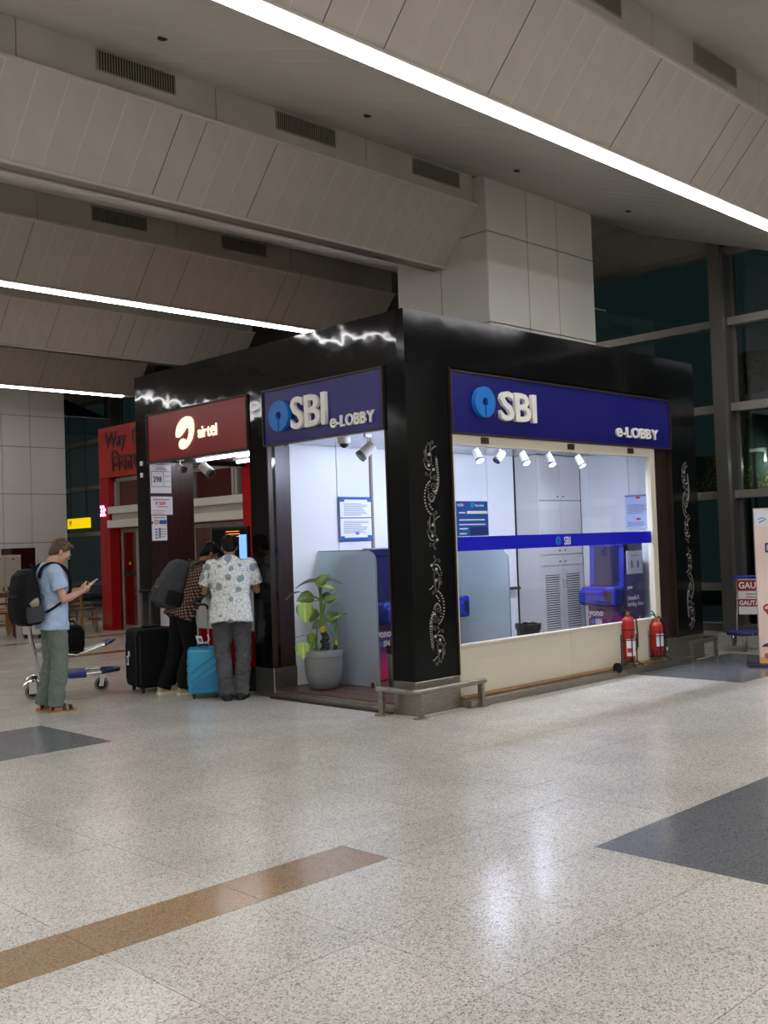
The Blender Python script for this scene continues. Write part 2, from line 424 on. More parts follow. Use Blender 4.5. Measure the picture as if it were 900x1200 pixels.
# light strips (lit ones and the dark one)
SL = {0: 'long bright light strip at the top, under the nearest ceiling beam', 2: 'bright light strip on the left, under the third ceiling beam down',
      4: 'short far light strip above the left pillar'}
for k in (-4, -3, -2, -1, 0, 2, 4):
    xe = 8.1 if k <= 0 else (6.4 if k == 2 else 6.2)
    lt = thing('light_strip', SL.get(k, 'light strip behind the camera, %s ceiling beam back' % {-1: 'first', -2: 'second', -3: 'third', -4: 'fourth'}.get(k, '')), 'light', ((XL+xe)/2, T[k]+.72, ZB-.02), group='light strips of the hall')
    h = (xe-XL)/2
    obj('diffuser', MB().box(-h, h, -.062, .062, -.035, .022), STRIPM, lt)
    obj('housing', MB().box(-h, h, -.078, -.064, -.006, .03).box(-h, h, .064, .078, -.006, .03), ALU, lt)
lt = thing('light_strip', 'unlit grey light strip under the second ceiling beam', 'light', ((XL+3.9)/2, T[1]+.72, ZB-.02))
h = (3.9-XL)/2
for a in range(int((2*h)//1.9)+1):
    x0 = -h+a*1.9; obj('diffuser', MB().box(x0+.006, min(x0+1.9, h), -.062, .062, 0, .022), mat('unlit diffuser', '#9c958e', .35), lt)
obj('housing', MB().box(-h, h, -.078, -.064, -.006, .03).box(-h, h, .064, .078, -.006, .03), ALU, lt)

# vents on the fascias
fr_m = MB(); w_, h_ = .90, .215
fr_m.box(0, w_, -.012, 0, 0, .012).box(0, w_, -.012, 0, h_-.012, h_).box(0, .012, -.012, 0, .012, h_-.012).box(w_-.012, w_, -.012, 0, .012, h_-.012)
fr_me = fr_m.mesh('frame', ALU); bk_me = MB().box(.012, w_-.012, -.004, 0, .012, h_-.012).mesh('backing', DARKGAP)
sl = MB()
for i in range(30):
    x = .02+i*.0295
    sl.obox((x, -.006, .012), (.009, -.004, 0), (0, -.004, 0), (.0, 0, h_-.024))
sl_me = sl.mesh('slats', GRILL)
VN = {(1, -1.65): 'slatted vent on the upper left fascia, leftmost of its three', (1, .55): 'slatted vent on the upper fascia, middle of its three',
      (1, 2.75): 'slatted vent at the right end of the upper fascia, beside the pillar', (2, .57): 'slatted vent on the second fascia down, the left one',
      (2, 2.81): 'slatted vent on the second fascia down, the right one', (0, .45): 'slatted vent at the very top edge, above the top light strip',
      (0, 2.68): 'slatted vent at the upper right corner of the picture'}
for k in (0, 1, 2, 3):
    for x in (-1.65, .55, 2.75):
        if k == 3 or (k == 0 and x < 0) or (k == 2 and x < 0): continue
        key = min(VN, key=lambda q: (q[0] != k, abs(q[1]-x))); lab = VN[key] if key[0] == k and abs(key[1]-x) < .3 else None
        v = thing('ceiling_vent', lab or 'slatted fascia vent left of the picture', 'vent', (x+(0 if k else -.03), T[k]+.07, 6.205), group=None if lab else 'vents outside the picture')
        obj('frame', fr_me, None, v); obj('backing', bk_me, None, v); obj('slats', sl_me, None, v, kind='stuff')
# little sprinkler / detector discs in the soffit
def soffit_z(k, y): y0 = T[k]+.83; return ZB+(y-y0)*(ZF-ZB)/(T[k+1]+.075-y0)
for (k, x, y, lab) in ((0, -1.77, 1.05, 'small dark sprinkler disc in the ceiling at the upper left'), (0, .73, 1.11, 'small dark sprinkler disc in the ceiling above the kiosk, left of the light strip'),
                       (0, 3.21, 1.10, 'small dark sprinkler disc in the ceiling near the pillar top'), (0, 5.6, 1.06, 'small dark sprinkler disc in the ceiling near the glass wall')):
    tag(obj('sprinkler', MB().lathe((0, 0, 0), [(.045, 0), (.045, -.006), (.03, -.012), (.012, -.02), (0, -.022)], 16), BLK, loc=(x, y, soffit_z(k, y)-.002)), lab, 'sprinkler')

# ================================================================ PILLARS
def pillar(name, x0, x1, y0, y1, zt, zj, vx, vy, lab):
    p = struct(name, label=lab)
    obj('core', MB().box(x0+.03, x1-.03, y0+.03, y1-.03, 0, zt), DARKGAP, p)
    X = [x0]+vx+[x1]; Y = [y0]+vy+[y1]; Z = zj+[zt]; g = .006
    for a, b in zip(Z, Z[1:]):
        for c, d in zip(X, X[1:]): obj('cladding_panel', MB().rbox(c+g, d-g, y0, y0+.028, a+g, b-g, .004, 1), CLAD, p)
        for c, d in zip(Y, Y[1:]): obj('cladding_panel', MB().rbox(x0, x0+.028, c+g, d-g, a+g, b-g, .004, 1), CLAD, p)
    return p
pillar('wall_pillar', 3.93, 6.40, 2.19, 3.88, 6.42, [3.7, 4.44, 5.66], [4.80, 5.50], [3.04], 'pale panel-clad pillar rising behind the kiosk')
pillar('wall_pillar', 3.93, 6.40, 18.70, 20.4, 6.42, [0, .62, 1.88, 3.13, 4.34, 5.14], [4.68, 5.43], [19.5], 'pale panel-clad pillar at the far left')

# ================================================================ GLASS WALL (X = 8.2)
wr = struct('wall_right')
zl = [.70, 2.14, 3.50, 4.84, 6.2]
mm_front = MB()
ys_m = [-7.04, -2.92, 1.2, 5.32, 9.44, 13.56, 17.0, 19.74, 23.8]
for i, y in enumerate(ys_m):
    big = True
    if big:
        obj('mullion', MB().box(8.2, 8.30, y-.10, y+.10, 0, 6.45), MULL, wr)
        obj('mullion_web', MB().box(8.30, 8.62, y-.06, y+.06, 0, 6.45), mat('dark mullion', '#4c4b4a', .45, .4), wr)
        obj('mullion_rim', MB().box(8.60, 8.68, y-.11, y+.11, 0, 6.45), MULL, wr)
    else: obj('mullion', MB().box(8.60, 8.66, y-.03, y+.03, 0, 6.45), MULL, wr)
for i, y in enumerate(ys_m[:-1]):
    y2 = ys_m[i+1]
    for z in zl:
        o = obj('transom', MB().box(8.46, 8.62, y+.06, y2-.06, z-.07, z+.05), ALU, wr) if z < 6.1 else obj('transom', MB().box(8.40, 8.62, y, y2, 5.90, 6.0), ALU, wr)
    for a, b in zip([.08]+zl[:-1], zl[:-1]+[5.95]):
        obj('glass_pane', MB().box(8.63, 8.645, y+.04, y2-.04, a+.04, b-.02), GLASSN, wr)
    obj('spandrel_panel', MB().box(8.56, 8.6, y, y2, 6.0, 6.74), FASC, wr)
obj('sill', MB().box(8.4, 8.7, -8, 24, 0, .10), MULL, wr)
# remaining hall walls (outside the picture or far away)
wf = struct('wall_far'); obj('wall_board', MB().box(XL, 8.9, 26.8, 27, 0, 6.8), CLAD, wf)
wl_ = struct('wall_left'); obj('wall_board', MB().box(XL-.2, XL, FY0, 27, 0, 6.8), CLAD, wl_)
wn_ = struct('wall_near'); obj('wall_board', MB().box(XL, 8.9, FY0-.2, FY0, 0, 6.8), CLAD, wn_)
obj('end_board', MB().box(8.5, 8.9, FY0, -7.1, 0, 6.8), CLAD, wr)

# outside the glass: dark terrace, screens with a golden dotted motif, shrubs
tr = struct('terrace'); obj('paving', MB().box(8.9, 22, -10, 30, -.12, -.02), mat('dark paving', '#3b3d3c', .7), tr)
def dotted():
    m = bpy.data.materials.new('golden dots'); m.use_nodes = True; nt = m.node_tree; N = nt.nodes; L = nt.links; b = N['Principled BSDF']; b.inputs['Roughness'].default_value = .5
    tc = N.new('ShaderNodeTexCoord'); v = N.new('ShaderNodeTexVoronoi'); v.inputs['Scale'].default_value = 22; L.new(tc.outputs['Object'], v.inputs['Vector'])
    lt_ = N.new('ShaderNodeMath'); lt_.operation = 'LESS_THAN'; lt_.inputs[1].default_value = .36; L.new(v.outputs['Distance'], lt_.inputs[0])
    n = N.new('ShaderNodeTexNoise'); n.inputs['Scale'].default_value = 1.6; n.inputs['Detail'].default_value = 0; L.new(tc.outputs['Object'], n.inputs['Vector'])
    gt = N.new('ShaderNodeMath'); gt.operation = 'GREATER_THAN'; gt.inputs[1].default_value = .5; L.new(n.outputs['Fac'], gt.inputs[0])
    mu = N.new('ShaderNodeMath'); mu.operation = 'MULTIPLY'; L.new(lt_.outputs[0], mu.inputs[0]); L.new(gt.outputs[0], mu.inputs[1])
    mx = N.new('ShaderNodeMix'); mx.data_type = 'RGBA'; mx.inputs[6].default_value = (*lin('#46524b'), 1); mx.inputs[7].default_value = (*lin('#e6bd4c'), 1)
    L.new(mu.outputs[0], mx.inputs[0]); L.new(mx.outputs[2], b.inputs['Base Color']); return m
DOTS = dotted()
for (x, y0, y1, z0, z1, lab) in ((9.5, .6, 1.56, 3.8, 4.5, 'dark screen with golden dots outside the glass, upper right'), (9.5, .4, 1.52, 2.15, 3.55, 'large dark screen with golden dots outside the glass at the right edge'),
                                 (9.6, 1.95, 2.6, 2.2, 2.85, 'dark screen with golden dots seen between the kiosk and the mullion')):
    s = thing('dotted_screen', lab, 'screen', (x, (y0+y1)/2, 0)); h = (y1-y0)/2
    obj('board', MB().rbox(0, .04, -h, h, z0, z1, .005, 1), DOTS, s); obj('post', MB().box(.05, .09, -h+.05, -h+.09, -.02, z1), BLK, s); obj('post', MB().box(.05, .09, h-.09, h-.05, -.02, z1), BLK, s)
LEAFD = mat('dark leaf', '#27402c', .5, noise_=(6, .4)); BARK = mat('bark', '#3a2d22', .8)
def shrub(x, y, r, h, n, lab):
    s = thing('shrub', lab, 'shrub', (x, y, -.02)); rr = random.Random(int(x*100+y*10)); lf = MB()
    for i in range(n):
        a = rr.uniform(0, 2*PI); el = rr.uniform(-.2, 1.4); q = rr.uniform(.55, 1)
        c = Vector((math.cos(a)*math.cos(el)*r*q, math.sin(a)*math.cos(el)*r*q, h*.5+math.sin(el)*h*.5*q))
        d = Vector((rr.gauss(0, 1), rr.gauss(0, 1), rr.gauss(0, 1))).normalized()*.09; e = d.cross(Vector((rr.gauss(0, 1), rr.gauss(0, 1), .3))).normalized()*.03
        lf.add([c-d, c+e, c+d, c-e], [(0, 1, 2, 3)])
    obj('foliage', lf, LEAFD, s, kind='stuff')
    st = MB()
    for i in range(5): a = i*1.26; st.cone((0, 0, 0), (math.cos(a)*r*.5, math.sin(a)*r*.5, h*.6), .02, .008, 6)
    obj('stem', st, BARK, s)
shrub(9.8, 19.6, .8, 1.7, 900, 'dark leafy shrub outside the glass behind the man with the phone')
shrub(9.9, 21.6, .8, 1.5, 700, 'dark leafy shrub outside the glass at the far left, beside the pillar')
shrub(10.0, 3.3, .45, .9, 400, 'dark low shrub outside the glass, right of the kiosk')
wlp = thing('wall_lamp', 'small white bracket lamp outside the glass at the right edge', 'lamp', (9.3, 1.1, 0))
obj('arm', MB().box(0, .04, -.1, .18, 2.83, 2.88).box(0, .04, -.1, -.06, 2.66, 2.85), mat('lamp white', '#e8e8e4', .4), wlp)
ll = bpy.data.lights.new('terrace_lamp', 'POINT'); ll.energy = 35; ll.shadow_soft_size = .05; ll.color = (1, .95, .85); lo = bpy.data.objects.new('terrace_lamp', ll); COL.objects.link(lo); lo.parent = wlp; lo.location = (-.05, -.08, 2.6)
obj('bracket_pole', MB().box(.05, .09, .12, .16, -.02, 2.9), BLK, wlp)

# ================================================================ RED PORTAL (X = 3.9)
pt = thing('exit_portal', 'red exit portal with black Way Out lettering behind the kiosk', 'doorway', (3.9, 8.8, 0))
def P_(x0, x1, y0, y1, z0, z1, name, m, par=None, b=.004):
    return obj(name, MB().rbox(x0-3.9, x1-3.9, y0-8.8, y1-8.8, z0, z1, b, 1), m, par or pt)
YR, YL = 5.2, 12.5
edges = [YL, 10.86, 9.4, 7.9, 6.5, YR]
for a, b in zip(edges, edges[1:]): P_(3.9, 4.1, b+.006, a-.006, 3.06, 4.07, 'sign_panel', mat('portal sign red', '#b3332b', .2))
P_(3.9, 4.12, 12.13, 12.5, 0, 3.05, 'left_post', REDP)
P_(3.9, 4.2, YR, YR+.35, 0, 3.05, 'right_post', REDP)
for i in range(5):
    a = 12.1-i*1.35; b = a-1.33
    fr = P_(4.0, 4.10, b, b+.07, 2.47, 3.05, 'window_frame', ALU); P_(4.0, 4.10, a-.07, a, 2.47, 3.05, 'window_frame', ALU)
    P_(4.0, 4.10, b, a, 2.97, 3.05, 'window_frame', ALU)
    P_(4.04, 4.05, b+.07, a-.07, 2.5, 2.97, 'window_pane', GLASS)
P_(3.86, 4.1, YR+.35, 12.12, 2.33, 2.47, 'bulkhead', TRIMM); P_(3.95, 4.1, YR+.35, 12.12, 2.2, 2.33, 'bulkhead_recess', FASC); P_(3.84, 4.1, YR+.35, 12.12, 2.05, 2.2, 'bulkhead', TRIMM)
P_(6.4, 6.5, YR, 12.5, 0, 4.0, 'inner_wall', REDP); P_(4.1, 6.4, YR, 12.5, 4.0, 4.07, 'canopy', mat('canopy grey', '#55524d', .8)); P_(4.12, 6.4, 12.42, 12.5, 0, 4.0, 'side_wall', REDP)
DG = glassmat('door glass', '#ffb0a8', 0, .1, .9)
for i in range(10):
    a = 12.12-i*.64; b = a-.62
    if b < YR+.35: break
    d = P_(4.16, 4.20, b+.06, a-.06, .1, 1.95, 'door_leaf', DG)
    P_(4.14, 4.22, b, b+.06, 0, 2.03, 'stile', ALU, d); P_(4.14, 4.22, a-.06, a, 0, 2.03, 'stile', ALU, d)
    P_(4.14, 4.22, b+.06, a-.06, 1.95, 2.03, 'rail', ALU, d); P_(4.14, 4.22, b+.06, a-.06, 0, .1, 'rail', ALU, d)
    mo = MB()
    for q in range(4): mo.ell((4.15-3.9, (b+.12+q*.125)-8.8, 1.12+.03*math.sin(q*2.1)), .004, .05+.01*(q % 3), .045, 8, 6)
    obj('door_motif', mo, mat('motif navy', '#15182e', .5), d)
    obj('door_motif', MB().ell((4.15-3.9, (a+b)/2-8.8, 1.33), .004, .04, .035, 8, 6), mat('motif gold', '#c99222', .5), d)
BK = mat('sign black', '#14080a', .4)
U, V = (0, -1, 0), (0, 0, 1)
text_mesh('lettering', 'Way', .44, BK, (-.012, 12.20-8.8, 3.66), U, V, .003, .006, pt, .92)
text_mesh('lettering', 'Out', .44, BK, (-.012, 11.22-8.8, 3.66), U, V, .003, .006, pt, .92)
text_mesh('lettering', '\u093f\u0928\u0915\u093e\u0938', .46, BK, (-.012, 11.98-8.8, 3.17), U, V, .004, .004, pt, .95)
# LED number on the left post
text_mesh('led_digits', '33:', .30, mat('led pink', '#ffd0ff', .5, emit='#ff9cf0', emit_s=4), (-.006, 12.48-8.8, 2.30), U, V, .002, .006, pt, .62)
# portal ceiling tubes reflected in the red panels
for i in range(3):
    tag(obj('tube_lamp', MB().box(-.03, .03, -.6, .6, 0, .03), mat('tube glow', '#ffffff', .5, emit='#fff4ea', emit_s=3), loc=(5.2, 11.2-i*2.0, 3.9)),
        ['portal tube lamp behind the Way Out panel', 'portal tube lamp seen through the red ticket booth', 'portal tube lamp nearest the kiosk'][i], 'lamp')
# low steel bar in front of the portal
lb = thing('guard_rail', 'low steel guard rail at the foot of the red portal', 'rail', (3.6, 12.2, 0))
obj('bar', MB().cone((0, .3, .26), (0, -.15, .26), .03), STEEL, lb); obj('post', MB().box(-.02, .02, -.02, .04, 0, .25), STEEL, lb)
# yellow hanging sign by the glass wall
ys_ = thing('hanging_sign', 'yellow lit hanging sign with black marks by the far glass wall', 'sign', (7.9, 20.9, 2.29))
obj('panel', MB().rbox(-.03, .03, -.66, .62, 0, .29, .01, 1), mat('sign yellow', '#e8c400', .4, emit='#f0cc00', emit_s=.9), ys_)
text_mesh('lettering', 'V!', .22, BK, (-.034, .50, .08), U, V, .002, .006, ys_, .8)
obj('rod', MB().cone((0, -.5, .29), (0, -.5, 3.6), .012, n=8).cone((0, .45, .29), (0, .45, 3.6), .012, n=8), BLK, ys_)
# ================================================================ KIOSK
K = thing('kiosk', 'black glossy bank and ticket kiosk with blue and red fascia signs', 'kiosk')
H = 3.672; EX, EY = 5.19, 4.59; ZS = 3.19
# black shell.  left face (X=0) and right face (Y=0)
obj('left_fascia', MB().box(0, .10, 0.10, EY, ZS, H), BLACKL, K)
obj('right_fascia', MB().box(0, EX, 0, .10, ZS, H), BLACK, K)
obj('roof', MB().box(.10, EX, .10, 2.16, H-.14, H-.05).box(.10, 3.9, 2.16, EY, H-.14, H-.05), BLK, K)
obj('corner_post', MB().box(0.003, .583, 0.003, .27, .30, ZS), BLACK, K)
obj('divider_post', MB().box(0, .10, 2.03, 2.335, .30, ZS), BLACKL, K)
obj('left_post', MB().box(0, .30, 4.315, EY, .30, ZS), BLACKL, K)
obj('right_post', MB().box(4.575, EX, 0, .26, .30, ZS), BLACK, K)
for (a, b, c, d) in ((0.0, .60, 0.0, .275), (.0, .31, 2.025, 2.34), (0, .62, 4.31, EY), (4.20, EX, 0.0, .27)):
    obj('steel_plinth', MB().rbox(a-.004, b, c-.004, d, 0.0, .30, .006, 1), STEEL, K)
obj('divider_lining', MB().box(.10, .30, 2.032, 2.333, .30, 2.62), WOODD, K)
obj('ticket_lining', MB().box(.30, .62, 4.32, 4.5, .30, 2.62).box(.0, .62, 4.312, 4.32, .30, 2.62), WOODD, K)
obj('window_lining', MB().box(4.20, 4.573, .05, .12, .30, 2.56), WOODD, K)
obj('bronze_edge', MB().box(.583, .603, -.006, .06, .30, ZS), BRONZE, K); obj('bronze_edge', MB().box(4.562, 4.578, -.006, .05, .30, 2.56), BRONZE, K)
obj('bronze_edge', MB().box(-.006, .05, .268, .286, .30, 2.60), BRONZE, K); obj('bronze_edge', MB().box(-.006, .05, 2.018, 2.034, .30, 2.6), BRONZE, K)
obj('end_wall', MB().box(5.09, EX, .26, 2.12, .0, H-.14), BLACK, K)
obj('rear_wall', MB().box(1.7, 3.9, EY-.08, EY, 0, H-.14).box(3.82, 3.9, 2.2, EY-.08, 0, H-.14).box(1.60, 1.7, 2.40, EY, 0, 2.62), BLK, K)
obj('lintel', MB().box(.10, 1.6, EY-.10, EY, 2.62, H), BLACK, K)
# base and deck
obj('deck_base', MB().rbox(.02, 5.1, .14, 2.04, .0, .07, .004, 1), STEEL, K)
obj('deck_edge', MB().rbox(-.012, .03, .275, 2.03, 0, .05, .006, 1), STEEL, K)
for i in range(7): obj('floor_plank', MB().rbox(.034+i*.2, .034+i*.2+.196, .145, 2.03, .07, .085, .002, 1), WOODF, K)
for i in range(6): obj('floor_plank', MB().rbox(1.434+i*.6, 1.434+i*.6+.596, .145, 2.03, .07, .085, .002, 1), WOODF, K)
obj('window_ledge', MB().rbox(.6, 4.75, -.13, .16, .0, .075, .006, 1), STEEL, K)
obj('ledge_board', MB().rbox(.6, 4.20, -.05, .16, .075, .095, .004, 1), mat('ledge wood', '#8b6c47', .5, noise_=(4, .3), stretch=(1, 12, 12)), K)
obj('ramp_strip', MB().rbox(-.06, -.012, .28, 2.03, 0, .018, .004, 1), BRONZE, K)
# ---- signs
def sign(name, m, O, U, w, z0, z1, lab):
    O, U = Vector(O), Vector(U); Nn = U.cross(Vector((0, 0, 1)))
    b = MB().obox(O+Vector((0, 0, z0))-Nn*.08, U*w, Nn*.09, (0, 0, z1-z0)); s = obj(name, b, m, K, label=lab)
    t = .018; f = MB()
    f.obox(O+Vector((0, 0, z1))-Nn*.05, U*w, Nn*.075, (0, 0, t)); f.obox(O+Vector((0, 0, z0-t))-Nn*.05, U*w, Nn*.075, (0, 0, t))
    f.obox(O-U*t+Vector((0, 0, z0-t))-Nn*.05, U*t, Nn*.075, (0, 0, z1-z0+2*t)); f.obox(O+U*w+Vector((0, 0, z0-t))-Nn*.05, U*t, Nn*.075, (0, 0, z1-z0+2*t))
    obj('sign_frame', f, BRONZE, s); return s
ZV = (0, 0, 1)
s1 = sign('sign_board', REDS, (0, 4.30, 0), (0, -1, 0), 1.95, 2.62, 3.17, 'red sign board with glowing white lettering')
s2 = sign('sign_board', BLUES, (0, 2.05, 0), (0, -1, 0), 1.76, 2.615, 3.165, 'small blue sign board facing the queue')
s3 = sign('sign_board', BLUES, (.605, 0, 0), (1, 0, 0), 3.95, 2.58, 3.15, 'wide blue sign board over the lobby window')
def keyhole_logo(par, O, U, r, dpt, m=LOGOB, name='round_emblem', hole=.27):
    """disc with a centre hole and a slit down"""
    O, U = Vector(O), Vector(U); V = Vector((0, 0, 1)); n = 40; hr = r*hole; sw = r*.06
    a0 = -PI/2+math.asin(sw/r); a1 = 1.5*PI-math.asin(sw/r); b0 = -PI/2+math.asin(sw/hr); b1 = 1.5*PI-math.asin(sw/hr)
    out = [(r*math.cos(a0+(a1-a0)*i/n), r*math.sin(a0+(a1-a0)*i/n)) for i in range(n+1)]
    inn = [(hr*math.cos(b0+(b1-b0)*i/n), hr*math.sin(b0+(b1-b0)*i/n)) for i in range(n+1)]
    Nn = U.cross(V); P = []; F = []; k = n+1
    for dd in (0, dpt):
        for a, b in out+inn: P.append(O+U*a+V*b+Nn*dd)
    for i in range(n):
        F += [(2*k+i, 2*k+i+1, 2*k+k+i+1, 2*k+k+i), (i+1, i, k+i, k+i+1), (i, i+1, 2*k+i+1, 2*k+i), (k+i+1, k+i, 3*k+i, 3*k+i+1)]
    F += [(0, 2*k, 3*k, k), (n, k+n, 3*k+n, 2*k+n)]
    mb = MB(); mb.add(P, F); return obj(name, mb, m, par)
D = .035
keyhole_logo(s2, (-.012, 1.755, 2.885), (0, -1, 0), .158, .05)
letters('SBI', .305, LETW, (-.012, 1.575, 2.735), (0, -1, 0), ZV, .02, .008, s2, .53, .02)
letters('e-LOBBY', .105, LETW, (-.012, 1.00, 2.685), (0, -1, 0), ZV, .011, .003, s2, .61, .012)
keyhole_logo(s3, (1.045, -.012, 2.885), (1, 0, 0), .150, .05)
letters('SBI', .275, LETW, (1.29, -.012, 2.735), (1, 0, 0), ZV, .02, .008, s3, .58, .02)
letters('e-LOBBY', .112, LETW, (3.37, -.012, 2.67), (1, 0, 0), ZV, .011, .003, s3, .89, .012)
# airtel swirl: thick crescent head and hooked tail
GLOW = mat('lit sign letter', '#fff2dd', .4, emit='#ffe6bd', emit_s=1.0)
def swirl(par, O, U, w, h):
    z = [(283, 464), (281, 440), (288, 405), (303, 378), (325, 357), (350, 349), (372, 355), (386, 375), (391, 410), (388, 450), (378, 488), (360, 518), (340, 537), (320, 543), (305, 534), (299, 514), (302, 494), (314, 480), (328, 478), (337, 486), (335, 498), (326, 500), (330, 508), (342, 502), (355, 480), (363, 450), (363, 425), (355, 414), (343, 420), (328, 440), (312, 458), (296, 468)]
    top = [((x-336)/110, -(y-446)/136) for x, y in z]
    mb = MB(); mb.prism([(a*w, b*h) for a, b in top], O, U, ZV, .018); return obj('swirl_emblem', mb, GLOW, par)
swirl(s1, (-.012, 3.50, 2.89), (0, -1, 0), .36, .26)
letters('airtel', .13, GLOW, (-.012, 3.245, 2.81), (0, -1, 0), ZV, .006, .003, s1, .36, .012)
# ---- inlaid ornament of the black posts
INLAY = mat('silver inlay', '#b9b5ad', .35, .3)
def spiral(c, r, turns, a0, n=22, sgn=1):
    return [(c[0]+r*(1-i/(n-1)*.9)*math.cos(a0+sgn*turns*2*PI*i/(n-1)), c[1]+r*(1-i/(n-1)*.9)*math.sin(a0+sgn*turns*2*PI*i/(n-1))) for i in range(n)]
def bez(p, n=14):
    if len(p) == 3: return [tuple((1-t)**2*p[0][k]+2*t*(1-t)*p[1][k]+t*t*p[2][k] for k in (0, 1)) for t in [i/(n-1) for i in range(n)]]
    return [tuple((1-t)**3*p[0][k]+3*t*(1-t)**2*p[1][k]+3*t*t*(1-t)*p[2][k]+t**3*p[3][k] for k in (0, 1)) for t in [i/(n-1) for i in range(n)]]
def motif_half():
    """coordinates of the photo crop (600x1200 = 80x160 px)"""
    dots = []; lines = []
    def curl(blob, m1, m2, end, w=8):
        dots.append((blob, 17)); lines.append((bez([blob, m1, m2, end]), w)); 
    def group(dx, dy, sc=1.):
        f = lambda x, y: (x+dx, y+dy)
        dots.append((f(226, 212), 17)); dots.append((f(222, 310), 17)); dots.append((f(286, 346), 16))
        lines.append((bez([f(230, 200), f(250, 150), f(240, 90), f(272, 88)]), 6)); lines.append((spiral(f(272, 104), 18, 1, -PI/2), 5))
        lines.append((bez([f(240, 190), f(245, 130), f(235, 100), f(218, 104)]), 5)); lines.append((spiral(f(216, 120), 15, 1, -PI/2, sgn=-1), 5))
        lines.append((bez([f(222, 300), f(190, 250), f(145, 220), f(158, 175)]), 6)); lines.append((spiral(f(166, 188), 17, 1, -PI/2-.6), 5))
        lines.append((bez([f(216, 295), f(180, 245), f(165, 240), f(156, 255)]), 5)); lines.append((spiral(f(158, 272), 16, 1, -PI/2, sgn=-1), 5))
        lines.append((bez([f(280, 350), f(250, 370), f(225, 400), f(192, 402)]), 6)); lines.append((spiral(f(188, 384), 18, 1, PI/2), 5))
        lines.append((bez([f(268, 356), f(238, 380), f(225, 410), f(250, 432)]), 5)); lines.append((spiral(f(248, 420), 15, 1, PI/2, sgn=-1), 5))
        for a in range(9): t = a/8; dots.append((f(190-6*math.sin(t*3), 140+t*90), 4))
        for a in range(10): t = a/9; p_ = bez([f(165, 300), f(185, 355), f(240, 350)], 10)[a]; dots.append((p_, 5))
        for a in range(7): t = a/6; dots.append((f(262+t*58, 165-30*math.sin(t*PI/2)), 5))
        for a in range(6): dots.append((f(250+a*1.5, 190+a*16), 4))
        for a in range(4): dots.append((f(225+a*16, 270+a*14), 4))
    group(0, 0); group(40, 636)
    # paisley
    lines.append((bez([(322, 225), (300, 330), (345, 380), (330, 440)]), 7)); lines.append((bez([(322, 225), (325, 330), (352, 400), (348, 470)]), 6))
    lines.append((spiral((300, 415), 30, 1.3, 0), 6)); lines.append((spiral((275, 490), 40, 1.5, -.6), 6)); lines.append((spiral((245, 585), 44, 1.6, -.4), 6))
    lines.append((bez([(330, 440), (340, 500), (320, 560), (285, 560), (250, 530)][:4]), 6))
    lines.append((bez([(348, 470), (350, 540), (310, 575), (280, 560)]), 6))
    for p_ in bez([(333, 255), (345, 360), (395, 470), (300, 590)], 15): dots.append((p_, 7))
    for p_ in bez([(340, 440), (340, 520), (310, 560), (280, 540)], 7): dots.append((p_, 8))
    for p_ in bez([(300, 590), (285, 640), (240, 660), (210, 600)], 9): dots.append((p_, 6))
    for p_ in bez([(232, 455), (140, 500), (130, 680), (235, 745)], 13): dots.append((p_, 9))
    for p_ in bez([(225, 490), (200, 530), (205, 570), (215, 600)], 5): dots.append((p_, 5))
    for p_ in ((225, 660), (240, 685), (262, 705)): dots.append((p_, 9))
    return dots, lines
def ornament(xc, zc, sx, par):
    """xc, zc: centre between the two halves"""
    dots, lines = motif_half(); mb = MB(); K_ = .585/80/ (7.5)*1.0
    kx = K_*sx; kz = (2.594-.301)/ (300*7.5)
    cxp, cyp = 285, 1096
    for sg in (1, -1):
        def W3(p, d=0): return Vector((xc+sg*(p[0]-cxp-(p[1]-cyp)*.036)*kx, -.0035-d, zc-sg*(p[1]-cyp)*kz))
        for p, r in dots:
            k = 8; O = W3(p); P = [O+Vector((r*.85*kx*1.15*math.cos(2*PI*i/k), 0, r*.85*kz*math.sin(2*PI*i/k))) for i in range(k)]
            mb.add(P+[q+Vector((0, .005, 0)) for q in P], [tuple(range(k)), tuple(range(k, 2*k))[::-1]]+[(i, k+i, k+(i+1) % k, (i+1) % k) for i in range(k)])
        for pts, w in lines: mb.tube([W3(p) for p in pts], w*kz*.18, 5)
    return obj('floral_inlay', mb, INLAY, par, kind='stuff', label='silver dotted paisley ornament')
ornament(.305, 1.452, 1., K); ornament(4.90, 1.40, .85, K)
# ---- window of the lobby
obj('dado_panel', MB().rbox(.61, 2.40, .02, .07, .095, .565, .003, 1), BEIGE, K); obj('dado_panel', MB().rbox(2.404, 4.20, .02, .07, .095, .565, .003, 1), BEIGE, K)
wf_ = obj('window_frame', MB().box(.605, 4.20, .0, .07, 2.46, 2.56).box(4.10, 4.20, .0, .07, .565, 2.46).box(.605, .625, .0, .07, .565, 2.46).box(.605, 4.20, -.005, .08, .555, .575), BEIGE, K)
for x in (1.02, 2.45, 3.62): obj('clamp', MB().rbox(x, x+.11, -.018, .0, 2.485, 2.545, .004, 1), BRONZE, wf_)
for a, b in ((.625, 1.93), (1.933, 2.88), (2.883, 4.10)): obj('window_pane', MB().box(a, b, .035, .043, .575, 2.46), GLASS, K)
bd = obj('blue_band', MB().box(.625, 4.10, .028, .033, 1.452, 1.588), BLUEB, K)
keyhole_logo(bd, (2.255, .026, 1.517), (1, 0, 0), .048, .003, LOGOB)
text_mesh('lettering', 'SBI', .12, LETW, (2.36, .026, 1.474), (1, 0, 0), ZV, .001, .001, bd, .8)
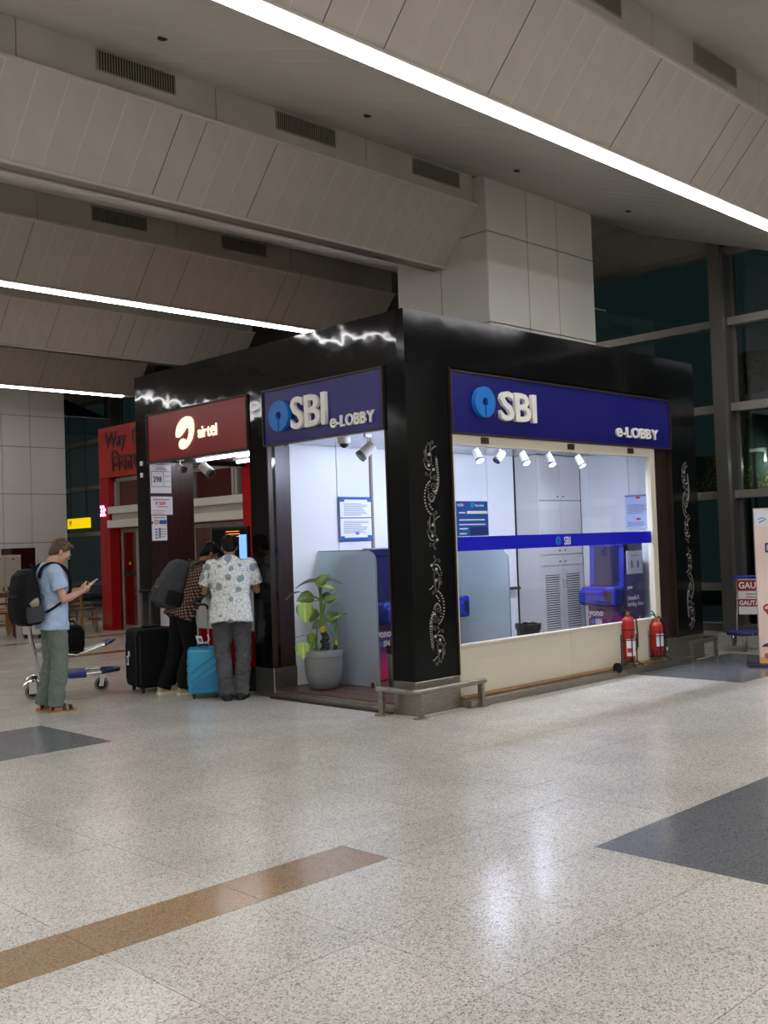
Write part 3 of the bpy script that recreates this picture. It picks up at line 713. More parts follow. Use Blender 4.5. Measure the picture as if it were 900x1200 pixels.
# ---- lobby interior
CEILM = mat('lobby metal ceiling', '#c9cbd0', .22, .6, bump=(2, .2))
for i in range(13):
    y0 = .11+i*.148; obj('ceiling_plank', MB().rbox(.12, 5.08, y0+.002, y0+.146, 2.64, 2.66, .003, 1), CEILM, K)
for i, (a, b) in enumerate(((.30, .965), (.972, 1.47), (1.505, 2.2), (2.207, 2.9), (2.907, 3.55), (3.557, 4.1))): obj('wall_panel', MB().rbox(a, b, 2.04, 2.06, .085, 2.64, .003, 1), WHITEP, K)
obj('wall_batten', MB().box(1.472, 1.503, 2.02, 2.055, .085, 2.64), mat('taupe batten', '#8d7f74', .5), K)
for i, (a, b) in enumerate(((.27, .9), (.907, 1.655))): obj('wall_panel', MB().rbox(5.06, 5.085, a, b, .085, 2.64, .003, 1), WHITEP, K)
obj('partition_core', MB().box(.30, 5.09, 2.062, 2.12, 0, 2.9), BLK, K)
obj('shelf', MB().rbox(3.70, 4.02, 1.92, 2.04, .90, .93, .004, 1), BLK, K)
# louvred cupboard wall
cu = thing('wall_cupboard', 'tall pale built-in cupboard with louvred lower doors behind the lobby window', 'cupboard', (4.12, 1.66, .085))
CUP = mat('cupboard laminate', '#cfccc8', .4)
obj('carcass', MB().box(0, .93, .012, .37, 0, 2.55), CUP, cu)
for (x0, x1) in ((.004, .462), (.468, .926)):
    for (z0, z1, nm) in ((.0, .02, None), (1.10, 1.24, 'door'), (1.245, 1.38, 'door'), (1.385, 1.95, 'door'), (1.955, 2.54, 'door')):
        if nm:
            dd = obj('door', MB().rbox(x0, x1, -.008, .012, z0+.003, z1-.003, .002, 1), CUP, cu); xk = x1-.06 if x0 < .1 else x0+.06
            obj('lock', MB().cone((xk, -.008, z0+.05), (xk, -.02, z0+.05), .009, n=10), BLK, dd)
    dd = obj('louvre_door', MB().box(x0, x0+.07, -.008, .012, .0, 1.095).box(x1-.07, x1, -.008, .012, .0, 1.095).box(x0+.07, x1-.07, -.008, .012, .98, 1.095).box(x0+.07, x1-.07, -.008, .012, .0, .08), CUP, cu)
    obj('louvre_back', MB().box(x0+.07, x1-.07, .008, .013, .08, .98), INK, dd)
    lv = MB()
    for q in range(30): lv.obox((x0+.07, -.006, .085+q*.03), (x1-x0-.14, 0, 0), (0, .006, .014), (0, .002, -.002))
    obj('louvres', lv, CUP, dd, kind='stuff')
    xk = x1-.03 if x0 < .1 else x0+.03
    obj('handle', MB().tube([(xk, -.008, .80), (xk, -.035, .81), (xk, -.035, .90), (xk, -.008, .91)], .006, 6), CHROME, dd)
# frosted dividers (stand on the deck)
def divider(x, y0, y1, z1, lab):
    r = .13; pts = [(y1, .0), (y0, .0), (y0, z1-r)]+[(y0+r-r*math.cos(a*PI/16), z1-r+r*math.sin(a*PI/16)) for a in range(1, 9)]+[(y1, z1)]
    d = thing('glass_divider', lab, 'divider', (x, 0, .087))
    obj('glass_sheet', MB().prism(pts, (0, 0, 0), (0, 1, 0), ZV, .012), FROST, d)
    ed = MB().tube([(.006, a, b) for a, b in pts[1:]], .007, 6); obj('edge', ed, mat('glass edge', '#7f948f', .2), d)
    obj('floor_clip', MB().rbox(-.02, .03, y0+.05, y0+.11, -.002, .05, .004, 1), CHROME, d)
    return d
divider(.66, 1.15, 2.03, 1.40, 'frosted glass divider with a rounded corner beside the potted plant')
divider(2.45, .86, 2.03, 1.36, 'frosted glass divider with a rounded corner seen through the blue-banded window')
# ---- cash machines. local: front faces -y, width x, base centre
ATMD = mat('machine dark purple', '#2b0f3c', .28); ATMB = mat('machine blue', '#1c2b90', .25); ATMN = mat('machine navy', '#10123f', .3)
SCRN = mat('machine screen', '#6d83c9', .15, emit='#6f8bd8', emit_s=.9); SLOT = mat('slot black', '#08080a', .4)
def grad():
    m = bpy.data.materials.new('purple red print'); m.use_nodes = True; nt = m.node_tree; N = nt.nodes; L = nt.links; b = N['Principled BSDF']; b.inputs['Roughness'].default_value = .3
    tc = N.new('ShaderNodeTexCoord'); s = N.new('ShaderNodeSeparateXYZ'); r = N.new('ShaderNodeValToRGB')
    r.color_ramp.elements[0].position = .05; r.color_ramp.elements[0].color = (*lin('#a01238'), 1); r.color_ramp.elements[1].position = .95; r.color_ramp.elements[1].color = (*lin('#151a78'), 1)
    e = r.color_ramp.elements.new(.45); e.color = (*lin('#521068'), 1)
    L.new(tc.outputs['Object'], s.inputs[0]); L.new(s.outputs[2], r.inputs[0]); L.new(r.outputs[0], b.inputs['Base Color']); return m
PRINT = grad(); TXT = mat('white print', '#f1eef5', .5)
def atm(lab, loc, rz, blue):
    a = thing('cash_machine', lab, 'cash machine', loc, rz); w = .25
    side = [(-.08, 0), (.42, 0), (.42, 1.36), (.06, 1.36), (.0, 1.33), (-.02, .80), (-.08, .74)]
    obj('cabinet', MB().prism(side, (-w, 0, 0), (0, 1, 0), ZV, 2*w), ATMN, a)
    obj('front_print', MB().rbox(-w+.01, w-.01, -.095, -.08, .02, .70, .004, 1), PRINT, a)
    # bezel: two slanted uprights, head, shelf
    for s in (-1, 1): obj('bezel_upright', MB().obox((s*w-(.07 if s > 0 else 0), -.03, .82), (.07, 0, 0), (0, .09, .03), (0, .03, .56)), blue, a)
    obj('bezel_head', MB().rbox(-w, w, -.02, .07, 1.33, 1.42, .012, 2), blue, a)
    obj('screen', MB().obox((-w+.07, .02, .86), (2*w-.14, 0, 0), (0, .02, 0), (0, .03, .46)), SCRN, a)
    obj('header_plate', MB().obox((-w+.07, .015, 1.27), (2*w-.14, 0, 0), (0, .02, 0), (0, 0, .07)), mat('plate grey', '#8a93a8', .4), a)
    sh = obj('keypad_shelf', remesh_shelf(), blue, a)
    obj('slot', MB().box(-.17, -.03, -.245, -.238, .66, .78), SLOT, sh); obj('slot', MB().box(.02, .08, -.245, -.238, .66, .78), SLOT, sh); obj('slot', MB().box(.11, .2, -.245, -.238, .66, .78), SLOT, sh)
    obj('keypad', MB().box(-.13, .05, -.20, -.06, .838, .844), SLOT, sh)
    text_mesh('lettering', 'yono', .115, TXT, (-.23, -.097, .47), (1, 0, 0), ZV, .001, .004, a, .9)
    text_mesh('lettering', 'SBI', .085, TXT, (-.14, -.097, .37), (1, 0, 0), ZV, .001, .003, a, .9)
    keyhole_logo(a, (-.175, -.096, .398), (1, 0, 0), .028, .002, LOGOB)
    for s in (-1, 1):
        U = (0, -s*-1, 0) if s > 0 else (0, -1, 0)
        U = (0, 1, 0) if s > 0 else (0, -1, 0)
        x = s*(w+.002); f = lambda u, z: (x, u if s > 0 else -u, z)
        u0 = .02 if s > 0 else -.40
        obj('side_print', MB().box(min(x, x+s*.003), max(x, x+s*.003), .0, .41, .02, 1.25), PRINT, a)
        text_mesh('lettering', 'yono', .06, TXT, (x+s*.004, s*(u0+.02) if s > 0 else -(u0+.06), .80), U, ZV, .001, .002, a, .9)
        text_mesh('lettering', 'Lifestyle &\nbanking, done.', .075, TXT, (x+s*.004, (.03 if s > 0 else .38), .66), U, ZV, .001, .001, a, .85)
        ic = MB()
        for q, (yy, zz) in enumerate(((.10, .42), (.30, .42), (.10, .24), (.30, .24))):
            ic.box(min(x, x+s*.004), max(x, x+s*.004), yy-.022, yy+.022, zz-.026, zz+.026); 
        obj('icon', ic, TXT, a)
        ic = MB()
        for q, (yy, zz) in enumerate(((.10, .42), (.30, .42), (.10, .24), (.30, .24))): ic.box(min(x, x+s*.006), max(x, x+s*.006), yy-.014+.006*(q % 2), yy+.014, zz-.012, zz+.018)
        obj('icon_centre', ic, ATMD, a)
    return a
def remesh_shelf():
    m = MB(); m.rbox(-.25, .25, -.24, -.02, .60, .84, .03, 3); m.rbox(-.25, .10, -.30, -.18, .62, .80, .035, 3); return m.mesh('keypad_shelf', ATMB)
a1 = atm('blue and purple cash machine by the right end of the lobby window', (4.42, .86, .085), -90, ATMB)
obj('notice', MB().rbox(.254, .262, .04, .40, .98, 1.27, .002, 1), PAPER, a1)
nb = MB()
for c in (.15, .29):
    for q in range(5): nb.ell((.264, c+.012*math.cos(q*1.3), 1.10+.035*math.sin(q*1.3)), .001, .013, .022, 8, 6)
nb.box(.262, .265, .12, .32, 1.205, 1.213); obj('notice_print', nb, INKG, a1)
a2 = atm('dark blue cash machine half hidden behind the corner post, purple side towards the plant', (1.17, 1.55, .085), 0, ATMN)
a3 = atm('bright blue cash machine seen at the left edge of the lobby window', (2.05, 1.55, .085), 0, mat('machine light blue', '#2f7fd6', .3))
# bins
def bin_(lab, x, y, m, r=.12, h=.36):
    b = thing('waste_bin', lab, 'bin', (x, y, .087)); obj('body', MB().lathe((0, 0, 0), [(r*.86, 0), (r*.9, .01), (r, h), (r*.96, h), (r*.84, .02), (0, .02)], 24), m, b, smooth=True)
    li = MB(); n = 24; rr = random.Random(3)
    prof = [(r*.95, h-.05), (r*1.09, h-.06), (r*1.1, h+.01), (r*.9, h+.015), (r*.85, h-.06)]
    li.lathe((0, 0, 0), prof, n); li.v = [(x_*(1+rr.uniform(-.04, .04)), y_*(1+rr.uniform(-.04, .04)), z_+rr.uniform(-.01, .01)) for x_, y_, z_ in li.v]
    obj('liner', li, mat('bin liner', '#08080a', .25), b); return b
bin_('steel bin with black liner between the frosted divider and the corner post', .84, 1.07, STEEL, .10, .40)
bin_('black-lined bin on the lobby floor below the small shelf', 3.75, 1.62, BLK, .15, .38)
# ---- notices
def lines_(mb, O, U, w, z0, n, dz, rr, h=.006, d=.003):
    O, U = Vector(O), Vector(U); Nn = U.cross(Vector((0, 0, 1)))
    for i in range(n): mb.obox(O+Vector((0, 0, z0-i*dz)), U*(w*rr.uniform(.6, 1)), Nn*d, (0, 0, h))
    return mb
rr = random.Random(5)
def notice(name, lab, cat, O, U, w, h, par_m, items, frame=None, th=.012):
    """O = lower left on the wall plane, normal U x Z"""
    O, U = Vector(O), Vector(U); Nn = U.cross(Vector((0, 0, 1))); t = thing(name, lab, cat, O)
    obj('sheet', MB().obox((0, 0, 0), U*w, Nn*th, (0, 0, h)), par_m, t)
    if frame: f = MB().obox(-U*.008+Vector((0, 0, -.008)), U*(w+.016), Nn*(th*.7), (0, 0, h+.016)); obj('frame', f, frame, t)
    for nm, m, rects in items:
        mb = MB(); nst = len(rects) > 2
        for (a, b, c, d) in rects: mb.obox(U*a*w+Vector((0, 0, b*h))+Nn*th, U*(c-a)*w, Nn*.0015, (0, 0, (d-b)*h))
        obj(nm, mb, m, t, kind='stuff' if nst else None)
    return t, O, U, Nn
def trows(n, z0, z1, x0, x1, seed, th=.35):
    q = random.Random(seed); dz = (z1-z0)/n; return [(x0, z1-(i+1)*dz, x0+(x1-x0)*q.uniform(.65, 1), z1-(i+1)*dz+dz*th) for i in range(n)]
n1 = notice('wall_notice', 'white notice with blue wavy borders on the lobby wall above the divider', 'notice', (.972, 2.022, 1.605), (1, 0, 0), .475, .47, PAPER,
       [('small_print', INKG, trows(9, .58, .88, .12, .92, 1)+trows(9, .16, .46, .1, .92, 2)), ('border', INKB, [(0, 0, 1, .05), (0, .95, 1, 1), (0, .505, 1, .53), (0, .05, .12, .09), (.88, .9, 1, .95), (0, .9, .14, .95), (.86, .05, 1, .1)])], INKB, .016)
text_mesh('lettering', 'SBI', .045, INKB, (.22, -.0185, .055), (1, 0, 0), ZV, .001, .001, n1[0])
n2 = notice('wall_notice', 'pale blue notice with small red ovals on the right-hand lobby wall', 'notice', (5.055, .955, 1.63), (0, -1, 0), .39, .44, mat('pale blue paper', '#bccbf0', .5),
       [('small_print', INKG, trows(7, .45, .74, .08, .95, 3)+trows(4, .08, .22, .08, .95, 4)), ('heading', mat('mauve ink', '#8783b4', .5), [(0, .94, 1, 1)])], None, .016)
obj('oval', MB().ell((-.018, -.195, .40), .001, .04, .014, 14, 8).ell((-.018, -.195, .125), .001, .04, .014, 14, 8), INKR, n2[0])
n3 = notice('window_poster', 'blue bank information poster on the glass above the blue band', 'poster', (.655, .027, 1.592), (1, 0, 0), .465, .335, mat('poster blue', '#1857b4', .4),
       [('white_box', PAPER, [(.33, .64, .98, .72)]), ('print', TXT, [(.08, .655, .28, .69)]+trows(2, .32, .58, .08, .95, 6, .25)+[(.08, .2, .34, .235), (.08, .06, .3, .095)]), ('logo_grid', mat('poster dark', '#0e2c74', .5), [(.42, .04, .97, .26)])], None, .003)
text_mesh('lettering', '\u092d\u093e\u0930\u0924\u0940\u092f', .034, TXT, (.012, -.0035, .285), (1, 0, 0), ZV, .001, .0005, n3[0])
text_mesh('lettering', 'State Bank', .030, TXT, (.275, -.0035, .285), (1, 0, 0), ZV, .001, .0005, n3[0])
keyhole_logo(n3[0], (.235, -.0035, .297), (1, 0, 0), .026, .002, mat('poster cyan', '#1aa3ee', .4))
# ticket booth papers on the wooden lining (plane Y = 4.31, facing -Y)
n4 = notice('taped_paper', 'white taped sheet reading 298, topmost on the booth lining', 'notice', (.012, 4.311, 2.25), (1, 0, 0), .29, .34, PAPER,
       [('rules', INKG, [(.04, .22, .06, .78), (.04, .76, .96, .78), (.04, .22, .96, .24), (.62, .22, .64, .78)]), ('print', INKG, [(.28, .88, .72, .91), (.24, .82, .8, .845), (.7, .6, .95, .62), (.7, .42, .95, .44)])], None, .004)
text_mesh('lettering', '298', .095, INK, (.035, -.0055, .135), (1, 0, 0), ZV, .001, .002, n4[0], .85)
n5 = notice('taped_paper', 'white taped sheet with pink figures, middle one on the booth lining', 'notice', (.012, 4.311, 1.99), (1, 0, 0), .30, .22, PAPER,
       [('print', mat('pink ink', '#c2508a', .6), [(.1, .8, .85, .85), (.3, .42, .8, .46), (.05, .2, .6, .23), (.05, .08, .55, .11)])], None, .004)
text_mesh('lettering', '\u20b9 509', .06, INKR, (.06, -.0055, .115), (1, 0, 0), ZV, .001, .001, n5[0])
n6 = notice('taped_paper', 'white taped sheet with a coloured ring chart, lowest on the booth lining', 'notice', (.015, 4.311, 1.68), (1, 0, 0), .21, .30, PAPER,
       [('blue_blocks', INKB, [(.0, .66, .08, .78), (.5, .66, .98, .82), (.22, .08, .34, .14), (.22, .2, .34, .26), (.22, .31, .34, .37), (.22, .42, .34, .48)]), ('red_block', INKR, [(.42, .42, .6, .5)]), ('teal_block', mat('teal ink', '#3aa3b8', .6), [(.42, .18, .6, .41)]),
        ('orange_block', INKO, [(.42, .1, .6, .18)]), ('print', INKG, [(.65, .44, .95, .47), (.65, .34, .9, .37), (.65, .24, .95, .27), (.65, .14, .85, .17), (.1, .9, .9, .93)])], None, .004)
rg = MB(); rg.tube([(.064+.024*math.cos(t*PI/8), -.006, .222+.024*math.sin(t*PI/8)) for t in range(16)], .007, 5, True); obj('ring', rg, INKO, n6[0])
# two little white sensors on the left post
for z, lab in ((2.615, 'small white sensor box on the black left post, upper one'), (2.475, 'small white sensor box on the black left post, lower one')):
    tag(obj('sensor_box', MB().rbox(-.022, .0, 4.44, 4.485, z-.028, z+.028, .008, 2), LETW), lab, 'sensor')
# ---- ticket booth
obj('counter_front', MB().box(.10, .14, 2.34, 4.31, .66, 1.11), WHITEP, K, label='white counter front'); obj('counter_base', MB().box(.10, .14, 2.34, 4.31, .28, .66), REDP, K, label='red counter base')
obj('counter_kick', MB().box(.16, .19, 2.34, 4.31, .0, .28), BLK, K); obj('counter_top', MB().rbox(.06, .62, 2.34, 4.31, 1.11, 1.15, .006, 2), WHITEP, K)
obj('booth_ceiling', MB().box(.10, 1.6, 2.33, 4.49, 2.68, 2.70), CEILM, K); obj('booth_red_panel', MB().box(1.57, 1.6, 2.34, 4.58, .0, 2.68), REDP, K); obj('booth_floor', MB().box(.2, 1.57, 2.34, 4.49, .0, .06), WOODF, K)
for x, lab in ((.55, 'bright ceiling tube in the red ticket booth, nearer the counter'), (1.15, 'bright ceiling tube in the red ticket booth, further back')):
    t = thing('tube_lamp', lab, 'lamp', (x, 3.35, 2.64)); obj('tube', MB().cone((0, -.75, 0), (0, .75, 0), .016, n=10), mat('booth tube', '#ffffff', .4, emit='#eef2ff', emit_s=16), t); obj('batten', MB().box(-.03, .03, -.8, .8, .018, .04), LETW, t)
mo = thing('monitor', 'black monitor on the red booth counter, edge of a blue picture showing', 'monitor', (.50, 3.43, 1.15)); mo.rotation_euler.z = R(0)
obj('housing', MB().rbox(.0, .04, -.36, .36, .20, .66, .008, 2), BLK, mo)
obj('stand', MB().box(.01, .03, -.03, .03, 0, .22).rbox(-.06, .1, -.12, .12, 0, .012, .003, 1), BLK, mo)
obj('screen', MB().box(-.003, .0, -.34, .34, .22, .63), mat('monitor screen', '#060607', .5, spec=.15), mo)
obj('blue_picture', MB().box(-.005, -.003, -.34, -.2, .22, .56), mat('monitor picture', '#6fa0e8', .3, emit='#7fb0ff', emit_s=1.0), mo)
ol = MB(); lines_(ol, (-.005, .05, 0), (0, -1, 0), .30, .60, 3, .03, rr, .005, .001); obj('orange_text', ol, mat('orange led', '#ff9a30', .5, emit='#ff9a30', emit_s=2), mo)
# ---- track lights
LEDM = mat('spot lens', '#ffffff', .3, emit='#e4eaff', emit_s=30)
def spot(lab, loc, aim, on=True, s=1., grp=None):
    t = thing('spotlight', lab, 'spotlight', loc, 0, grp); d = Vector(aim).normalized()
    b = Vector((0, 0, -.10*s)); obj('stem', MB().rbox(-.045, .045, -.016, .016, -.03, .0, .003, 1).cone((0, 0, -.03), b, .008, n=8), LETW, t)
    a = b-d*.045*s; e = b+d*.055*s; f = b+d*.078*s
    obj('body', MB().cone(a, e, .036*s, .040*s, 20), LETW, t, smooth=True); obj('ring', MB().cone(e, f, .041*s, .041*s, 20), mat('spot ring', '#6f7078' if on else '#121212', .4), t, smooth=True)
    obj('lens', MB().cone(f, f+d*.003, .034*s, .034*s, 20), LEDM if on else mat('spot lens off', '#2a2a2c', .2), t)
    if on:
        l = bpy.data.lights.new('spot_lamp', 'SPOT'); l.energy = SPOT_W; l.spot_size = R(110); l.spot_blend = .6; l.shadow_soft_size = .03; l.color = (.70, .78, 1.)
        lo = bpy.data.objects.new('spot_lamp', l); COL.objects.link(lo); lo.parent = t; lo.location = f+d*.02; lo.rotation_euler = d.to_track_quat('-Z', 'Y').to_euler()
    return t
tk = thing('lighting_track', 'white lighting track under the lobby ceiling', 'track', (2.9, .9, 2.612)); obj('rail', MB().box(-2.1, 2.0, -.017, .017, 0, .028), LETW, tk); obj('slot', MB().box(-2.1, 2.0, -.006, .006, -.002, .0), INK, tk)
for i, (x, on, aim) in enumerate(((2.03, 1, (-.1, -.6, -1)), (2.43, 0, (-.75, .1, -.75)), (2.86, 1, (-.1, -.6, -1)), (3.36, 1, (-.08, -.55, -1)), (3.96, 1, (.2, -.5, -1)))):
    spot(['lit white spotlight, leftmost in the lobby window', 'white spotlight tilted aside, second from left, not shining', 'lit white spotlight in the middle of the five', 'lit white spotlight, second from the right', 'lit white spotlight, rightmost in the lobby window'][i], (x, .9, 2.61), aim, bool(on), 1.15)
spot('white spotlight with black rim hanging in the left opening above the notice', (.42, .95, 2.64), (-.75, .35, -.7), False, 1.5)
spot('white spotlight hanging at the booth opening under the red sign', (.4, 3.72, 2.66), (.2, -.75, -.6), False, 1.5); spot('small white spotlight in the far corner of the booth opening', (.3, 4.1, 2.66), (.1, -.9, -.4), False, 1.1)
dm = thing('dome_camera', 'white dome camera under the lobby ceiling behind the left blue sign', 'camera', (.42, 1.30, 2.64))
obj('base', MB().lathe((0, 0, 0), [(.068, 0), (.068, -.045), (.06, -.06), (0, -.06)], 24), LETW, dm, smooth=True); obj('dome', MB().ell((0, 0, -.06), .045, .045, .045, 18, 10), BLK, dm, smooth=True)
dm = thing('dome_camera', 'tiny dome camera at the right end of the lobby window top', 'camera', (3.95, .35, 2.64))
obj('base', MB().lathe((0, 0, 0), [(.05, 0), (.05, -.09), (.045, -.10), (0, -.10)], 20), LETW, dm, smooth=True); obj('dome', MB().ell((0, 0, -.10), .038, .038, .038, 14, 8), BLK, dm, smooth=True)
# added fill lamps, hidden behind the sign, to brighten the lobby evenly
for i, x in enumerate((1.2, 2.4, 3.6)):
    pl = thing('lobby_fill', 'added unseen fill lamp above the lobby window, number %s from the corner post' % ('one', 'two', 'three')[i], 'lamp', (x, .24, 2.585)); 
    obj('diffuser', MB().box(-.25, .25, -.12, .12, 0, .008), mat('lobby fill glow', '#ffffff', .5, emit='#ccd8ff', emit_s=5), pl); obj('rim', MB().box(-.27, -.25, -.14, .14, -.002, .009).box(.25, .27, -.14, .14, -.002, .009).box(-.25, .25, -.14, -.12, -.002, .009).box(-.25, .25, .12, .14, -.002, .009), LETW, pl)

for o_ in [o for o in COL.objects if o.name.startswith('lobby_fill')]:
    l = bpy.data.lights.new('fill_light', 'AREA'); l.shape = 'RECTANGLE'; l.size = .5; l.size_y = .24; l.energy = 27; l.color = (.66, .75, 1.); o_.rotation_euler = (R(52), 0, 0)  # area light of each added fill, tilted at the back wall
    lo = bpy.data.objects.new('fill_light', l); COL.objects.link(lo); lo.parent = o_; lo.location = (0, 0, -.006)
# ================================================================ LOOSE THINGS
def arc(c, r, a0, a1, n, U, V):
    c, U, V = Vector(c), Vector(U), Vector(V); return [c+U*r*math.cos(a0+(a1-a0)*i/(n-1))+V*r*math.sin(a0+(a1-a0)*i/(n-1)) for i in range(n)]
# ---- corner rails
rl = thing('guard_rail', 'low steel guard rail wrapped around the near kiosk corner', 'rail', (0, 0, 0))
obj('rail_bar', MB().tube([(-.13, .36, .235), (-.13, .0, .235), (-.13, -.08, .235), (-.10, -.12, .235), (-.03, -.13, .235), (.80, -.13, .235)], .026, 12), STEEL, rl, smooth=True)
for x, y in ((-.13, .31), (-.08, -.125), (.74, -.13)):
    obj('post', MB().box(x-.018, x+.018, y-.028, y+.028, .006, .22), STEEL, rl); obj('foot_plate', MB().rbox(x-.05, x+.05, y-.05, y+.05, 0, .008, .003, 1), STEEL, rl)
rl = thing('guard_rail', 'low steel guard rail at the far right foot of the kiosk', 'rail', (0, 0, 0))
obj('rail_bar', MB().tube([(4.62, -.13, .235), (5.25, -.13, .235), (5.31, -.10, .235), (5.32, -.03, .235), (5.32, .35, .235)], .026, 12), STEEL, rl, smooth=True)
for x, y in ((4.68, -.13), (5.30, -.10), (5.32, .3)):
    obj('post', MB().box(x-.028, x+.028, y-.018, y+.018, .006, .22), STEEL, rl); obj('foot_plate', MB().rbox(x-.05, x+.05, y-.05, y+.05, 0, .008, .003, 1), STEEL, rl)
po = thing('floor_post', 'thin steel post standing by the far right corner of the kiosk', 'post', (5.47, .18, 0))
obj('tube', MB().cone((0, 0, 0), (0, 0, .93), .021, n=14).ell((0, 0, .93), .021), STEEL, po); obj('foot', MB().lathe((0, 0, 0), [(.07, 0), (.07, .008), (.03, .014), (0, .014)], 18), STEEL, po)
# ---- fire extinguishers
EXR = mat('extinguisher red', '#a82018', .3)
BRASS = mat('brass', '#a98f52', .35, .8)
def extinguisher(lab, x, y, r, h, horn, z=.097):
    e = thing('fire_extinguisher', lab, 'fire extinguisher', (x, y, z)); z0 = .05
    prof = [(r*.8, z0), (r, z0+.02), (r, z0+h-r*.95)]+[(r*math.cos(a), z0+h-r*.95+r*.85*math.sin(a)) for a in [i*PI/14 for i in range(1, 7)]]+[(.018, z0+h), (0, z0+h)]
    obj('cylinder', MB().lathe((0, 0, 0), prof, 28), EXR, e, smooth=True)
    def wrap(a0, a1, za, zb, m, nm, rr_=1.012):
        mb = MB(); n = 12; P = []
        for i in range(n+1):
            t = R(a0+(a1-a0)*i/n); P += [(r*rr_*math.cos(t), r*rr_*math.sin(t), za), (r*rr_*math.cos(t), r*rr_*math.sin(t), zb)]
        mb.add(P, [(2*i, 2*i+2, 2*i+3, 2*i+1) for i in range(n)]); return obj(nm, mb, m, e, smooth=True)
    if horn:
        wrap(-170, -70, z0+.07, z0+.26, PAPER, 'label'); wrap(-165, -110, z0+.11, z0+.16, INKR, 'label_print', 1.018)
    else:
        wrap(-150, -50, z0+.10, z0+.27, PAPER, 'label'); wrap(-180, 180, z0+.005, z0+.085, BLK, 'black_foot', 1.02); wrap(-150, -50, z0+.10, z0+.125, mat('label maroon', '#6f2036', .5), 'label_print', 1.018)
    obj('valve', MB().cone((0, 0, z0+h-.005), (0, 0, z0+h+.045), .016, n=12).cone((-.03, 0, z0+h+.02), (.03, 0, z0+h+.02), .011, n=10), BRASS, e)
    obj('handle', MB().obox((-.01, -.008, z0+h+.045), (-.09, 0, .03), (0, .016, 0), (0, 0, .008)).obox((-.01, -.008, z0+h+.06), (-.08, 0, .055), (0, .016, 0), (0, 0, .006)), BLK, e)
    if horn:
        obj('hose', MB().tube([(.02, 0, z0+h+.02), (.09, 0, z0+h+.03), (.155, -.01, z0+h-.06), (.175, -.01, z0+h*.55), (.15, -.02, z0+h*.3), (.11, -.02, z0+h*.22)], .009, 8), BLK, e, smooth=True)
        obj('horn', MB().cone((-.06, -.05, .09), (-.30, -.09, .045), .022, .028, 14).cone((-.30, -.09, .045), (-.40, -.10, .03), .028, .058, 18, False).cone((-.395, -.10, .033), (-.30, -.09, .047), .052, .02, 18), BLK, e, smooth=True)
        obj('clamp', MB().tube([(r*1.04*math.cos(t*PI/12), r*1.04*math.sin(t*PI/12), z0+h*.70) for t in range(24)], .006, 5, True), BLK, e)
    else:
        obj('hose', MB().tube([(.02, 0, z0+h+.02), (.08, 0, z0+h+.04), (.15, 0, z0+h-.02), (.20, 0, z0+h*.6), (.225, 0, z0+h*.30), (.225, 0, z0+h*.22)], .008, 8), BLK, e, smooth=True)
        obj('nozzle', MB().cone((.225, 0, z0+h*.22), (.225, 0, z0+h*.13), .010, .013, 10), mat('nozzle white', '#dcd6cc', .4), e)
    st = MB(); rs = r+.022
    obj('stand_ring', MB().tube([(rs*math.cos(t*PI/12), rs*math.sin(t*PI/12), z0+.25) for t in range(24)], .006, 6, True).tube([(rs*math.cos(t*PI/12), rs*math.sin(t*PI/12), z0+.005) for t in range(24)], .006, 6, True), BLK, e)
    for i in range(4):
        a = R(45+90*i+10); c, s = math.cos(a), math.sin(a)
        obj('stand_leg', MB().tube([(c*rs, s*rs, z0+.31), (c*rs, s*rs, .07), (c*(rs+.03), s*(rs+.03), .03), (c*(rs+.075), s*(rs+.075), .004)], .0075, 6), BLK, e)
    return e
extinguisher('tall red fire extinguisher with a black horn lying on the ledge', 3.43, -.035, .068, .52, True, .078)
extinguisher('short red fire extinguisher with a curved hose beside the right kiosk post', 4.02, -.035, .078, .42, False, .078)

# ---- potted plant
pl = thing('potted_plant', 'tall leafy plant in a grey round pot in the lobby entrance', 'plant', (.33, 1.62, .087))
POT = mat('grey stoneware', '#77797b', .45, noise_=(30, .08))
obj('pot', MB().lathe((0, 0, 0), [(.11, 0), (.145, .02), (.18, .10), (.198, .22), (.20, .39), (.195, .395), (.182, .39), (.18, .33), (0, .32)], 36), POT, pl, smooth=True)
obj('rim_band', MB().lathe((0, 0, 0), [(.199, .325), (.204, .33), (.205, .385), (.20, .392)], 36), POT, pl, smooth=True)
obj('soil', MB().lathe((0, 0, 0), [(0, .335), (.181, .335), (.181, .325)], 24), mat('soil', '#2a2119', .9, noise_=(40, .5)), pl)
# local frame helper: image right = (.713,-.70), towards the camera = (-.70,-.71)
IR = Vector((.713, -.701, 0)); IT = Vector((-.70, -.71, 0)); IZ = Vector((0, 0, 1))
def L3(a, z, t=0): return IR*a+IT*t+IZ*z
GST = mat('stem green', '#5b7a26', .4, noise_=(3, .3), stretch=(20, 20, 1)); GDK = mat('trunk scale', '#26261c', .6, noise_=(8, .5)); YEL = mat('stem yellow', '#b9a03a', .5)
obj('stem', MB().cone(L3(-.0, .62), L3(-.015, 1.10), .030, .008, 12).cone(L3(.13, .48), L3(.145, .78), .014, .006, 8).cone(L3(-.08, .34), L3(-.06, .62), .02, .004, 10), GST, pl, smooth=True)
obj('stem_band', MB().cone(L3(.002, .575), L3(0, .64), .033, .031, 12).cone(L3(.13, .44), L3(.13, .49), .017, .015, 8).cone(L3(-.08, .335), L3(-.078, .37), .021, .02, 8), YEL, pl)
tk_ = MB()
for i in range(9): tk_.ell(L3(.02+.012*math.sin(i*2.2), .34+i*.028), .052-.002*i, .052-.002*i, .03, 10, 6)
tk_.cone(L3(.11, .33), L3(.13, .45), .025, .016, 8); obj('trunk', tk_, GDK, pl, smooth=True)
